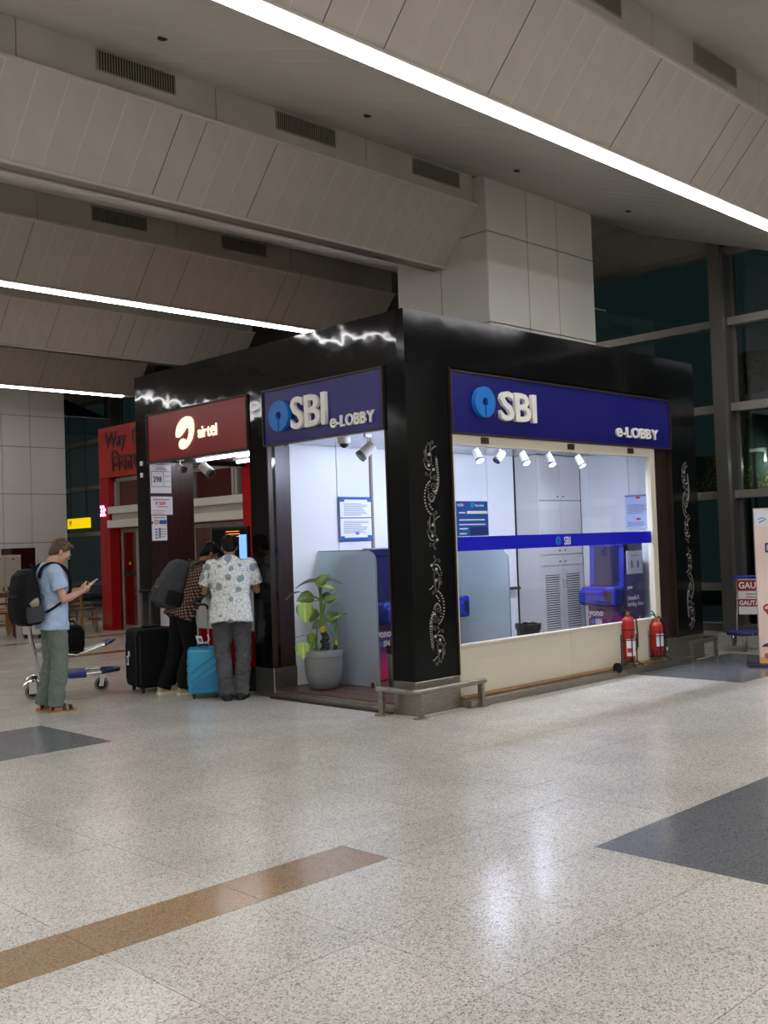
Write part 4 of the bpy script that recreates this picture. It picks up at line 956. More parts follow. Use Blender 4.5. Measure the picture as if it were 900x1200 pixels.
def leafmat(name, a, b):
    m = bpy.data.materials.new(name); m.use_nodes = True; nt = m.node_tree; N = nt.nodes; L = nt.links; bs = N['Principled BSDF']; bs.inputs['Roughness'].default_value = .35
    uv = N.new('ShaderNodeUVMap'); sp = N.new('ShaderNodeSeparateXYZ'); L.new(uv.outputs[0], sp.inputs[0])
    ab = N.new('ShaderNodeMath'); ab.operation = 'ABSOLUTE'; L.new(sp.outputs[0], ab.inputs[0])
    w = N.new('ShaderNodeMath'); w.operation = 'MULTIPLY_ADD'; w.inputs[1].default_value = -.9; L.new(ab.outputs[0], w.inputs[0]); L.new(sp.outputs[1], w.inputs[2])
    sn = N.new('ShaderNodeMath'); sn.operation = 'MULTIPLY'; sn.inputs[1].default_value = 34; L.new(w.outputs[0], sn.inputs[0]); s2_ = N.new('ShaderNodeMath'); s2_.operation = 'SINE'; L.new(sn.outputs[0], s2_.inputs[0])
    g1 = N.new('ShaderNodeMath'); g1.operation = 'GREATER_THAN'; g1.inputs[1].default_value = .25; L.new(s2_.outputs[0], g1.inputs[0])
    l1 = N.new('ShaderNodeMath'); l1.operation = 'LESS_THAN'; l1.inputs[1].default_value = .09; L.new(ab.outputs[0], l1.inputs[0])
    l2 = N.new('ShaderNodeMath'); l2.operation = 'LESS_THAN'; l2.inputs[1].default_value = .72; L.new(ab.outputs[0], l2.inputs[0])
    mu = N.new('ShaderNodeMath'); mu.operation = 'MULTIPLY'; L.new(g1.outputs[0], mu.inputs[0]); L.new(l2.outputs[0], mu.inputs[1])
    mx = N.new('ShaderNodeMath'); mx.operation = 'MAXIMUM'; L.new(mu.outputs[0], mx.inputs[0]); L.new(l1.outputs[0], mx.inputs[1])
    c = N.new('ShaderNodeMix'); c.data_type = 'RGBA'; c.inputs[6].default_value = (*lin(a), 1); c.inputs[7].default_value = (*lin(b), 1); L.new(mx.outputs[0], c.inputs[0]); L.new(c.outputs[2], bs.inputs['Base Color']); MATS[name] = m; return m
LV1 = leafmat('leaf dark veined', '#24421f', '#8aa548'); LV2 = leafmat('leaf bright veined', '#5c8f26', '#cfdc84'); LV3 = leafmat('leaf grey underside', '#4d5a4a', '#66735c')
def leaf(base, tip, nrm, w, m, stemfrom, droop=.02):
    base, tip = Vector(base), Vector(tip); d = (tip-base); Ln = d.length; d.normalize(); n = Vector(nrm); n = (n-d*n.dot(d)).normalized(); s = d.cross(n); w = w*1.22
    prof = [(-.12, .28), (-.02, .68), (.1, .92), (.28, 1.), (.5, .88), (.7, .62), (.86, .33), (.96, .1), (1., 0)]
    P = []; UVs = []; F = []
    for t, k in prof:
        for j in (-1, -.5, 0, .5, 1):
            P.append(base+d*t*Ln+s*(j*k*w)+n*(abs(j)*w*.16*k-droop*(t*t)*2-(.01 if j == 0 else 0))); UVs.append((j*k, t*1.0))
    for i in range(len(prof)-1):
        for j in range(4): F.append((i*5+j, i*5+j+1, (i+1)*5+j+1, (i+1)*5+j))
    th = -n*.0015; NP = len(P); mb = MB(); mb.add(P+[p+th for p in P], F+[tuple(x+NP for x in f[::-1]) for f in F])
    me = mb.mesh('leaf', m, True); uvl = me.uv_layers.new(name='UVMap')
    for lp in me.loops: uvl.data[lp.index].uv = UVs[lp.vertex_index % NP]
    o = obj('leaf', me, None, pl)
    if stemfrom: mid = (Vector(stemfrom)+base)/2+IZ*.02; obj('leaf_stalk', MB().tube([stemfrom, mid, base, base+d*.25*Ln], [.005, .004, .003, .002], 6), GST, pl)
    return o
S0 = L3(0, .70); S1 = L3(-.01, .9); SB = L3(-.05, .36); SC_ = L3(.135, .5)
leaf(L3(-.10, .945, .02), L3(-.245, .93, .10), (IT+IZ*.6), .062, LV1, S1)
leaf(L3(-.165, .87, .12), L3(-.17, .70, .17), IT*1+IZ*.3-IR*.1, .078, LV2, S1)
leaf(L3(-.05, 1.10, .03), L3(-.26, 1.13, .0), IZ+IT*.35, .05, LV3, S1, .05)
leaf(L3(.02, 1.10, .05), L3(.19, 1.16, .02), IZ+IT*.3, .05, LV3, S1, .05)
leaf(L3(-.03, 1.07, .1), L3(.08, 1.19, .05), IT+IZ*.4, .045, LV1, S1)
leaf(L3(.0, 1.06, .1), L3(.14, 1.05, .13), IT*.7+IZ, .03, LV2, S1)
leaf(L3(.05, .90, .05), L3(.165, .96, .06), IT*.8+IZ*.6, .045, LV1, S0)
leaf(L3(-.25, 1.0, .0), L3(-.38, .965, .03), IZ, .02, LV3, S1)
leaf(L3(-.08, .80, -.04), L3(-.13, .68, -.02), IT+IZ*.3, .05, LV1, S0)
leaf(L3(.06, .76, .0), L3(.12, .67, .04), IT+IZ*.2, .045, LV1, S0)
leaf(L3(.10, .70, .05), L3(.235, .79, .05), IT*.6+IZ, .03, LV1, SC_)
leaf(L3(-.02, .68, .02), L3(-.11, .63, .05), IT+IZ*.4, .04, LV3, S0)
leaf(L3(-.20, .47, .10), L3(-.20, .325, .14), IT+IZ*.2, .068, LV2, SB)
leaf(L3(-.10, .56, .03), L3(-.14, .42, .06), IT+IZ*.1-IR*.3, .045, LV1, SB)
leaf(L3(.05, .97, -.05), L3(.04, .87, -.04), IT, .04, LV3, S0)
obj('leaf_stalk', MB().tube([S0, L3(.07, .80), L3(.13, .86), L3(.17, .85)], .003, 5).tube([SB, L3(-.12, .52), L3(-.2, .55), L3(-.28, .53)], .003, 5).tube([S1, L3(.08, .98), L3(.13, 1.02)], .003, 5).tube([SC_, L3(.05, .62), L3(.02, .75)], .003, 5), GST, pl)

# ---- luggage trolleys
def trolley(lab, loc, rz, board):
    """local +x = front (nose wheel end)"""
    t = thing('luggage_trolley', lab, 'trolley', loc, rz); TB = CHROME
    fr = MB().tube([(-.32, -.24, .20), (.40, -.17, .235), (.50, -.12, .24), (.53, 0, .24), (.50, .12, .24), (.40, .17, .235), (-.32, .24, .20)], .016, 10)
    obj('base_frame', fr, TB, t, smooth=True)
    obj('deck_bar', MB().box(-.30, .42, -.10, -.07, .215, .225), TB, t); obj('deck_bar', MB().box(-.30, .42, .07, .10, .215, .225), TB, t)
    obj('nose_bumper', MB().tube([(.36, -.18, .235), (.46, -.15, .24), (.545, -.05, .24), (.55, .05, .24), (.46, .15, .24), (.36, .18, .235)], .023, 10), mat('bumper navy', '#1c2558', .4), t, smooth=True)
    obj('blue_cap', MB().rbox(.0, .20, -.26, .26, .19, .25, .02, 2), mat('cap blue', '#1d2a86', .4), t)
    for s in (-1, 1):
        obj('upright', MB().tube([(-.30, s*.22, .22), (-.38, s*.22, .60), (-.42, s*.22, .92)], .014, 8), TB, t, smooth=True)
        w = obj('rear_wheel', MB().cone((-.36, s*.27-.018, .085), (-.36, s*.27+.018, .085), .085, n=24), GREYP, t)
        obj('hub', MB().cone((-.36, s*.27-.021, .085), (-.36, s*.27+.021, .085), .058, n=20), RUB, w); obj('axle', MB().cone((-.36, s*.27-.026, .085), (-.36, s*.27+.026, .085), .016, n=10), TB, w)
        obj('wheel_guard', MB().tube(arc((-.36, s*.27, .085), .112, 0.2, PI*.95, 12, (1, 0, 0), ZV), .016, 8), TB, t, smooth=True)
        obj('wheel_bracket', MB().obox((-.40, s*.27-.024, .06), (.08, 0, 0), (0, .006, 0), (-.0, 0, .13)), TB, t)
    w = obj('front_wheel', MB().cone((.36, -.018, .08), (.36, .018, .08), .08, n=24), GREYP, t); obj('hub', MB().cone((.36, -.021, .08), (.36, .021, .08), .056, n=20), RUB, w)
    obj('fork', MB().obox((.33, -.032, .06), (.05, 0, 0), (0, .006, 0), (.03, 0, .17)).obox((.33, .026, .06), (.05, 0, 0), (0, .006, 0), (.03, 0, .17)), TB, t)
    obj('handle_bar', MB().tube([(-.42, -.26, .93), (-.42, .26, .93)], .018, 10), mat('handle blue', '#1b2fae', .4), t, smooth=True)
    if board:
        bdm = obj('board_panel', MB().rbox(-.405, -.395, -.20, .20, .42, .90, .004, 1), mat('board white', '#e9e9e6', .4), t)
        for z0, z1, s_, zz, sz in ((.74, .89, 'GAUTA', .775, .12), (.53, .63, 'GAUTA', .55, .085)):
            obj('red_panel', MB().box(-.395, -.391, -.20, .20, z0, z1), mat('board red', '#9b1f24', .4), bdm)
            text_mesh('lettering', s_, sz, TXT, (-.3895, -.19, zz), (0, 1, 0), ZV, .001, .003, bdm, .9)
        pm = MB(); lines_(pm, (-.3945, -.10, 0), (0, 1, 0), .22, .69, 2, .04, rr, .012, .001); obj('small_print', pm, INKG, bdm)
    else:
        ub = obj('upper_basket', MB().tube([(-.30, -.20, .50), (.10, -.19, .44), (.42, -.14, .54), (.50, 0, .57), (.42, .14, .54), (.10, .19, .44), (-.30, .20, .50)], .013, 8), TB, t, smooth=True)
        for q in range(6): obj('basket_rod', MB().tube([(-.34, -.17+q*.068, .50), (.10, -.16+q*.064, .44), (.42, -.11+q*.044, .54)], .006, 6), TB, ub)
        obj('basket_plate', MB().obox((.18, -.15, .47), (.26, 0, .075), (0, .30, 0), (0, 0, .006)), mat('plate white', '#d7d7dc', .35), t)
        obj('basket_nose', MB().tube([(.40, -.15, .535), (.47, -.08, .562), (.50, 0, .57), (.47, .08, .562), (.40, .15, .535)], .022, 8), mat('bumper navy', '#1c2558', .4), t, smooth=True)
    return t
trolley('chrome luggage trolley behind the man with the phone, carrying a black bag', (-1.10, 4.33, 0), -28, False)
trolley('chrome luggage trolley with a red and white advert board, behind the standing banner', (6.30, -.06, 0), 196, True)
bg = thing('bag', 'small black bag with a white luggage tag riding on the trolley', 'bag', (-1.12, 4.25, .475), -28)
b = MB(); b.rbox(-.17, .17, -.12, .12, 0, .26, .07, 4); b.rbox(-.13, .13, -.15, .0, .03, .20, .04, 3); b.rbox(-.15, .15, -.10, .10, .18, .29, .05, 3)
FAB = mat('black nylon', '#09090a', .8, spec=.2, noise_=(60, .25), bump=(9, .4))
remesh('body', b, .008, FAB, bg, 3, fold=lambda p: .004*noise.noise(p*14))
obj('carry_handle', MB().tube([(-.08, 0, .28), (-.06, 0, .33), (.06, 0, .33), (.08, 0, .28)], .010, 8), FAB, bg, smooth=True)
tg = obj('luggage_tag', MB().obox((-.16, -.165, -.05), (.06, -.005, .0), (0, .002, 0), (-.01, 0, .17)), PAPER, bg, label='white barcode tag')
obj('tag_print', MB().obox((-.15, -.168, .0), (.035, -.004, 0), (0, -.001, 0), (-.003, 0, .045)), INK, tg)

# ---- suitcases. local: front faces -y, width x, depth y
def wheels(t, xs_, ys_, r=.022, m=RUB):
    for x in xs_:
        for y in ys_:
            w = obj('castor', MB().cone((x-.012, y, r), (x+.012, y, r), r, n=16), m, t); obj('castor_fork', MB().rbox(x-.018, x+.018, y-.014, y+.014, r*1.1, .062, .004, 1), BLK, w)
sc = thing('suitcase', 'large black soft suitcase with small white tags, handle raised', 'suitcase', (-.42, 3.70, 0), -14)
wheels(sc, (-.15, .17), (-.17, .17), .026)
bd_ = remesh('body', MB().rbox(-.225, .225, -.24, .24, .055, .70, .05, 4).rbox(-.238, -.18, -.19, .19, .12, .56, .02, 2), .010, FAB, sc, 3, fold=lambda p: .003*noise.noise(p*9))
pk = MB()
for z in (.0, ): pk.tube([(-.20, -.20, .08), (-.20, -.243, .12), (-.20, -.243, .62), (-.20, -.20, .69), (.20, -.20, .69), (.20, -.243, .62), (.20, -.243, .12), (.20, -.20, .08)], .006, 6)
pk.tube([(-.232, -.20, .10), (-.232, -.20, .64), (-.20, -.20, .70)], .006, 6); obj('piping', pk, BLK, sc, smooth=True)
obj('top_grip', MB().rbox(-.10, .10, -.02, .02, .70, .73, .012, 2), BLK, sc)
GUN = mat('handle grey metal', '#8f8f92', .3, .8)
for s in (-1, 1): obj('pull_rod', MB().box(-.055 if s < 0 else .04, -.04 if s < 0 else .055, .13, .145, .70, 1.10), GUN, sc)
obj('pull_grip', MB().rbox(-.075, .075, .12, .155, 1.09, 1.12, .01, 2), BLK, sc)
obj('tag', MB().box(-.252, -.248, .02, .09, .30, .40).box(-.252, -.248, -.03, .03, .40, .455), PAPER, sc, label='white luggage tag'); obj('tag_print', MB().box(-.254, -.252, .035, .075, .32, .38), INKG, sc)
sb = thing('suitcase', 'small bright blue hard suitcase with raised handle between the two men', 'suitcase', (-.40, 2.70, 0), -34)
BLU = mat('polycarbonate blue', '#2f9cc9', .2, noise_=(2.2, .25)); BLU2 = mat('polycarbonate deep blue', '#1f78a8', .2)
wheels(sb, (-.11, .12), (-.08, .09), .024)
obj('front_shell', MB().rbox(-.17, .17, -.125, -.008, .05, .53, .045, 4), BLU, sb, smooth=True); obj('rear_shell', MB().rbox(-.17, .17, .008, .125, .05, .53, .045, 4), BLU, sb, smooth=True)
obj('zip_band', MB().rbox(-.165, .165, -.010, .010, .055, .525, .03, 3), BLK, sb, smooth=True)
ri = MB()
for a, b_, c_, d_ in ((-.13, .26, .13, .44), (-.13, .17, .13, .35), (-.13, .09, .13, .27), (0.0, .09, .13, .18)): ri.obox((a, -.131, b_), (c_-a, 0, d_-b_), (0, .010, 0), (-.012, 0, .022))
obj('diagonal_rib', ri, BLU2, sb); 
obj('deep_panel', MB().prism([(-.13, .09), (.13, .09), (.13, .30), (-.02, .22), (-.13, .16)], (0, -.1275, 0), (1, 0, 0), ZV, .003), BLU2, sb)
si = MB()
for z in (.36, .28, .20, .14): si.obox((-.173, -.10, z), (0, .075, .03), (-.002, 0, 0), (0, 0, .018))
obj('side_stripe', si, PAPER, sb, label='white side stripes'); obj('red_stripe', MB().obox((-.174, -.09, .255), (0, .055, .02), (-.002, 0, 0), (0, 0, .010)), INKR, sb)
for s in (-1, 1): obj('pull_rod', MB().box(-.062 if s < 0 else .047, -.047 if s < 0 else .062, .085, .10, .53, .93), GUN, sb)
obj('pull_grip', MB().tube([(-.055, .092, .92), (-.05, .092, .955), (-.02, .092, .97), (.02, .092, .97), (.05, .092, .955), (.055, .092, .92)], .013, 8), BLK, sb, smooth=True)
obj('top_grip', MB().tube([(-.05, 0, .53), (-.04, 0, .555), (.04, 0, .555), (.05, 0, .53)], .009, 8), BLK, sb)
obj('tag', MB().obox((-.06, .08, .56), (.065, -.01, -.008), (0, .002, 0), (-.02, 0, .085)), PAPER, sb, label='white paper tag'); obj('tag_print', MB().obox((-.045, .076, .578), (.035, -.005, -.004), (0, -.002, 0), (-.01, 0, .04)), INKG, sb)
obj('tag_loop', MB().tube([(.01, .085, .57), (.04, .08, .56), (.06, .08, .60), (.05, .085, .65)], .010, 6), PAPER, sb)
# small white case far left
wc = thing('suitcase', 'small white case with a black frame on the floor behind the man with the phone', 'suitcase', (2.25, 12.15, 0), -45)
wheels(wc, (-.13, .13), (-.05, .05), .03)
obj('body', MB().rbox(-.17, .17, -.09, .09, .07, .48, .02, 2), mat('case white', '#c9c8c2', .4), wc); obj('frame', MB().box(-.19, -.17, -.03, .03, .05, .75).box(.17, .19, -.03, .03, .05, .75).box(-.19, .19, -.03, .03, .73, .76), BLK, wc)
obj('print', MB().box(-.06, .05, -.093, -.09, .26, .275).box(-.04, .03, -.093, -.09, .22, .23), INK, wc)

# ---- standing banner at the right edge
bn = thing('banner', 'pale pink standing banner with a red map pin at the right edge', 'banner', (4.755, -.93, 0), -60)
PINK = mat('banner print', '#e8cfc4', .5, noise_=(1.2, .12))
obj('foot', MB().rbox(-.14, .86, -.20, .20, .0, .025, .008, 2), mat('foot navy', '#15182b', .5), bn)
obj('sheet', MB().box(0, .80, -.012, .012, .025, 1.80), PINK, bn); obj('edge_rail', MB().box(-.008, .0, -.016, .016, .025, 1.81).box(0, .80, -.016, .016, 1.80, 1.81), ALU, bn)
obj('header_strip', MB().box(.002, .80, -.0135, -.012, 1.60, 1.79), mat('banner header', '#d9dde6', .5), bn)
text_mesh('lettering', 'DELHI', .045, INKB, (.155, -.0145, 1.66), (1, 0, 0), ZV, .001, .001, bn)
obj('logo_line', MB().tube([(.04, -.0145, 1.68), (.09, -.0145, 1.70), (.13, -.0145, 1.68), (.09, -.0145, 1.66), (.05, -.0145, 1.64)], .005, 5), INKB, bn)
text_mesh('lettering', 'De', .15, mat('banner navy', '#201f5c', .5), (.10, -.0145, 1.30), (1, 0, 0), ZV, .001, .004, bn, .8)
obj('orange_block', MB().box(.16, .80, -.0135, -.012, .76, .90), INKO, bn)
pn = MB().tube([(.10+.035*math.cos(t*PI/8), -.0145, .66+.035*math.sin(t*PI/8)) for t in range(16)], .011, 5, True); pn.prism([(.068, .645), (.132, .645), (.10, .58)], (0, -.0125, 0), (1, 0, 0), ZV, .003); obj('map_pin', pn, mat('pin red', '#a51c2c', .5), bn)
pr = MB()
for i, (x, z, w_2) in enumerate(((.18, .67, .3), (.18, .62, .3), (.18, .57, .25), (.17, .44, .4), (.17, .41, .35))): pr.box(x, x+w_2, -.0135, -.012, z, z+.022)
obj('print', pr, mat('banner ink', '#5a3a4a', .5), bn)
obj('phone_picture', MB().box(.16, .56, -.0145, -.012, .14, .38), PAPER, bn); obj('hill_shape', MB().prism([(.02, .215), (.15, .215), (.09, .26), (.05, .245)], (0, -.0125, 0), (1, 0, 0), ZV, .002), mat('hill navy', '#2b2740', .5), bn)
obj('orange_base', MB().box(.002, .80, -.0135, -.012, .03, .10), mat('banner orange', '#e3a25c', .5), bn); obj('face_dot', MB().ell((.08, -.0135, .11), .035, .002, .035, 14, 8), mat('banner brown', '#a5683e', .5), bn)

# ---- furniture far left
WD = mat('oak', '#9a6f3c', .45, noise_=(6, .3), stretch=(6, 6, 1)); WR = mat('red brown wood', '#5a2a22', .45, noise_=(6, .3)); SEATG = mat('seat grey', '#55534f', .6)
def far_chair(lab, x, y, rz, wood, zs=.46, hb=.86, seatm=None, back=True):
    t = thing('chair', lab, 'chair', (x, y, 0), rz)
    obj('seat', MB().rbox(-.21, .21, -.20, .20, zs, zs+.035, .012, 2), seatm or wood, t)
    for sx_ in (-1, 1):
        obj('leg', MB().cone((sx_*.20, -.19, 0), (sx_*.18, -.17, zs), .016, .021, 8), wood, t)
        obj('leg', MB().cone((sx_*.20, .22, 0), (sx_*.18, .18, zs), .016, .021, 8), wood, t)
        obj('stretcher', MB().cone((sx_*.19, -.18, zs*.45), (sx_*.19, .2, zs*.45), .011, n=6), wood, t)
        if back: obj('back_post', MB().cone((sx_*.18, .18, zs), (sx_*.20, .24, hb), .02, .016, 8), wood, t)
    if back: obj('back_rail', MB().rbox(-.23, .23, .22, .25, hb-.10, hb, .012, 2), wood, t); obj('back_slat', MB().rbox(-.18, .18, .205, .225, zs+.16, zs+.20, .006, 1), wood, t)
    return t
fl = [('oak chair right of the man with the phone, nearest the red portal', 3.35, 12.3, 20, WD, .46, .84, SEATG), ('oak chair directly behind the hands of the man with the phone', 2.68, 12.62, 200, WD, .46, .84, SEATG),
      ('oak chair further back beside the portal, half hidden', 4.2, 14.0, 120, WD, .46, .84, None), ('oak chair behind the elbow of the man with the phone', 2.75, 14.3, -60, WD, .46, .84, None),
      ('red-brown wooden chair at the left edge of the picture', 1.42, 12.6, 150, WR, .46, .86, None), ('red-brown wooden chair between the left edge and the backpack', 1.95, 12.75, -20, WR, .46, .86, None),
      ('oak chair half hidden behind the black backpack', 2.15, 13.4, 60, WD, .46, .84, None)]
for a in fl: far_chair(a[0], a[1], a[2], a[3], a[4], a[5], a[6], a[7])
tb = thing('table', 'small dark square cafe table among the far chairs', 'table', (3.55, 13.25, 0), 10); obj('table_top', MB().rbox(-.35, .35, -.35, .35, .72, .75, .01, 2), SEATG, tb); obj('column', MB().cone((0, 0, .02), (0, 0, .72), .03, n=12), BLK, tb); obj('foot', MB().rbox(-.22, .22, -.22, .22, 0, .02, .005, 1), BLK, tb)
LK = mat('locker cream', '#c3bdad', .4)
def locker(lab, x0, x1, y, h, m, hinge):
    t = thing('locker', lab, 'cabinet', (x0, y, 0)); w = x1-x0
    obj('body', MB().rbox(0, w, 0, .5, 0, h, .006, 1), m, t); d = obj('door', MB().rbox(.01, w-.01, -.018, 0, .05, h-.02, .006, 1), m, t)
    xh = .04 if hinge else w-.06; obj('handle', MB().rbox(xh, xh+.025, -.045, -.018, h*.50, h*.56, .004, 1), BLK, d); obj('lock', MB().cone((xh+.01, -.018, h*.42), (xh+.01, -.03, h*.42), .012, n=10), CHROME, d); obj('plate', MB().box(w*.5-.03, w*.5+.03, -.021, -.018, h-.10, h-.075), BLK, d)
locker('cream steel locker with a black handle at the left edge', 3.02, 3.285, 15.6, 1.58, LK, False); locker('cream steel locker right of its twin, at the far left', 3.29, 3.66, 15.6, 1.58, LK, True)
wn2 = thing('tall_cupboard', 'tall dark wine-red cupboard behind the cream lockers', 'cabinet', (4.08, 17.0, 0)); obj('body', MB().rbox(0, .60, 0, .55, 0, 1.74, .008, 1), mat('wine gloss', '#2c0f14', .25), wn2); d = obj('door', MB().rbox(.01, .59, -.02, 0, .04, 1.70, .006, 1), mat('wine gloss', '#2c0f14', .25), wn2); obj('handle', MB().box(.05, .065, -.04, -.02, .8, 1.0), CHROME, d)
# ================================================================ PEOPLE   (local frame: x right, y forward, z up)
def skinmat(name, c):
    m = mat(name, c, .5, noise_=(9, .08)); b = m.node_tree.nodes['Principled BSDF']
    b.inputs['Subsurface Weight'].default_value = .08; b.inputs['Subsurface Radius'].default_value = (.02, .008, .005); return m
SK1 = skinmat('fair skin', '#c89a7f'); SK2 = skinmat('brown skin', '#8d6247'); SK3 = skinmat('tan skin', '#9c7052')
def vec(*a): return Vector(a)
def head_parts(mb, C, M):
    def e(c, rx, ry, rz): mb.ell(C+M @ vec(*c), rx, ry, rz, 16, 12, M)
    e((0, -.012, .032), .074, .094, .086); e((0, .020, -.020), .063, .074, .092); e((0, .038, -.082), .043, .046, .040); e((0, .058, -.102), .022, .020, .016)
    e((0, .078, .026), .048, .018, .014); e((0, .092, .0), .010, .014, .026); e((0, .102, -.020), .013, .016, .012)
    e((0, .086, -.056), .024, .012, .007); e((0, .084, -.066), .021, .012, .007); e((-.036, .068, -.022), .022, .018, .022); e((.036, .068, -.022), .022, .018, .022)
    for s in (-1, 1):
        e((s*.074, -.008, -.012), .010, .018, .031); e((s*.078, -.016, -.004), .007, .018, .022)
def eyes(par, C, M):
    w = MB(); i = MB()
    for s in (-1, 1):
        w.ell(C+M @ vec(s*.030, .078, .008), .0125, .010, .009, 12, 8, M); i.ell(C+M @ vec(s*.030, .0855, .008), .0055, .004, .0055, 10, 6, M)
    obj('eyes', w, mat('eye white', '#d8d2cc', .3), par, smooth=True); obj('irises', i, mat('iris', '#2a1d14', .2), par, smooth=True)
    b = MB()
    for s in (-1, 1): b.tube([C+M @ vec(s*.014, .097, .026), C+M @ vec(s*.032, .094, .032), C+M @ vec(s*.048, .080, .026)], .0035, 6)
    obj('eyebrows', b, mat('brow', '#2d1f15', .8), par)
def hair(par, C, M, m, seed=1, full=1.):
    mb = MB()
    def e(c, rx, ry, rz): mb.ell(C+M @ vec(*c), rx, ry, rz, 18, 12, M)
    e((0, -.022, .048), .084, .096, .084); e((0, -.052, .0), .076, .062, .082); e((0, .045, .092), .058, .048, .030); e((0, -.066, -.045), .055, .038, .045)
    for s in (-1, 1): e((s*.066, -.018, .03), .017, .045, .05)
    rr = random.Random(seed)
    for _ in range(60):
        a = rr.uniform(0, 2*PI); z = rr.uniform(.02, .13); r = .083*math.sqrt(max(.02, 1-((z-.048)/.086)**2))
        if math.sin(a) > .3 and z < .08: continue
        p = vec(math.cos(a)*r, math.sin(a)*r*1.1-.02, z); q = p+vec(rr.uniform(-.02, .02), .012 if z > .1 else -.006, -.004+rr.uniform(0, .012)); mb.cap(C+M @ p, .010, C+M @ q, .006, 6)
    return remesh('hair', mb, .0055, m, par, 2, fold=lambda p: .0022*noise.noise(Vector((p.x*90, p.y*90, p.z*30))))
def hand(mb, W, d, n, s, curl=.5, spread=1., thumb=.5):
    """W wrist, d finger direction, n palm facing (curl) direction, s thumb side"""
    W, d = Vector(W), Vector(d).normalized(); n = Vector(n); n = (n-d*n.dot(d)).normalized(); s0 = d.cross(n); s0 = s0 if s0.dot(Vector(s)) > 0 else -s0; s = s0
    mb.loft([(W-d*.01, .024, .018, s, n), (W+d*.02, .029, .017, s, n), (W+d*.055, .039, .015, s, n), (W+d*.088, .040, .012, s, n)], 14)
    for k, (o, Ln, r) in enumerate(((.030, .070, .0085), (.010, .078, .0088), (-.010, .073, .0084), (-.029, .057, .0075))):
        p = W+d*(.086-.004*abs(k-1.3))+s*o; dd = (d+s*o*2.2*spread).normalized(); c = curl*(1+.12*k); a = 0
        for j, f in enumerate((.45, .31, .24)):
            a += c*(.75 if j else .6); q = p+(dd*math.cos(a)+n*math.sin(a))*Ln*f; mb.cap(p, r*(1-.08*j), q, r*(.92-.09*j), 8); p = q
    p = W+d*.022+s*.022; q = p+(s*.75+d*.55+n*.45*thumb).normalized()*.042; mb.cap(p, .013, q, .0105, 8); q2 = q+(d*.85+s*.15+n*.55*thumb).normalized()*.032; mb.cap(q, .0105, q2, .0095, 8); q3 = q2+(d*.8-s*.15+n*.7*thumb).normalized()*.024; mb.cap(q2, .0095, q3, .0075, 8)
def torso(mb, J, off=0., hem=None, neck=True, p=2.3):
    P, Wa, Ch, Sh, Nk = J['pelvis'], J['waist'], J['chest'], J['shoulder_mid'], J['neck']; X = J['side']
    def fr(a, b): u = (b-a).normalized(); return X, u.cross(X)*-1 if False else X.cross(u)*-1
    def ax(u): y = u.cross(X); y.normalize(); return y
    u1 = (Wa-P).normalized(); u2 = (Ch-Wa).normalized(); u3 = (Sh-Ch).normalized(); u4 = (Nk-Sh).normalized(); k = J.get('girth', 1.)
    S = []
    if hem is not None: S.append((P-u1*hem, (.180+off)*k, (.130+off)*k, X, ax(u1)))
    S += [(P, (.170+off)*k, (.118+off)*k, X, ax(u1)), (Wa, (.150+off)*k, (.108+off)*k, X, ax((u1+u2).normalized())), ((Wa+Ch)/2, (.160+off)*k, (.115+off)*k, X, ax(u2)), (Ch, (.178+off)*k, (.120+off)*k, X, ax((u2+u3).normalized())),
          ((Ch+Sh)/2, (.182+off)*k, (.112+off)*k, X, ax(u3)), (Sh-u3*.01, (.150+off)*k, (.085+off)*k, X, ax(u3)), (Sh+u4*.030, .095+off, .066+off, X, ax(u4)), (Sh+u4*.058, .062+off*.6, .058+off*.6, X, ax(u4))]
    mb.loft(S, 24, p)
def person(label, loc, rz, J, skin, hairm, M, hands, seed, voxel=.0065):
    t = thing('person', label, 'person', loc, rz)
    b = MB(); torso(b, J); b.cap(J['shoulder_mid'], .056, J['neck'], .054, 14); b.cap(J['neck'], .053, J['head']+M @ vec(0, -.02, -.05), .050, 14); head_parts(b, J['head'], M)
    for s in 'lr':
        b.chain([(J['sh_'+s], .056), (J['sh_'+s].lerp(J['el_'+s], .35), .049), (J['el_'+s], .038)]); b.chain([(J['el_'+s], .038), (J['el_'+s].lerp(J['wr_'+s], .3), .041), (J['wr_'+s], .025)])
        b.chain([(J['hip_'+s], .088), (J['hip_'+s].lerp(J['kn_'+s], .4), .078), (J['kn_'+s], .055), (J['kn_'+s].lerp(J['an_'+s], .3), .056), (J['an_'+s], .036)])
        f = J['toe_'+s]-J['an_'+s]; f.z = 0; f.normalize(); a = J['an_'+s]; a0 = vec(a.x, a.y, .032)
        b.chain([(a0-f*.035, .030), (a0+f*.03, .032), (vec(a.x, a.y, .026)+f*.12, .026)]); sd = vec(f.y, -f.x, 0); ou = 1 if s == 'r' else -1
        for q in range(5): tp = vec(a.x, a.y, .018)+f*(.125)+sd*ou*(-.030+q*.015); b.cap(tp, .013, tp+f*(.050-.006*q), .0095-.0006*q, 8)
        d, n, sv, cu, th = hands[s]; hand(b, J['wr_'+s], d, n, sv, cu, 1., th)
    remesh('body', b, voxel, skin, t, 3)
    if hairm: hair(t, J['head'], M, hairm, seed)
    eyes(t, J['head'], M); return t
def fabric_fold(sc, amp, st=(1, 1, 1)):
    def f(p):
        q = Vector((p.x*sc*st[0], p.y*sc*st[1], p.z*sc*st[2])); w = noise.noise(q+Vector((3, 1, 7))); q2 = q+Vector((w, w*1.3, w*.7))*1.1
        return amp*(1-abs(noise.noise(q2))*3)+amp*.5*noise.noise(q*2.3)
    return f
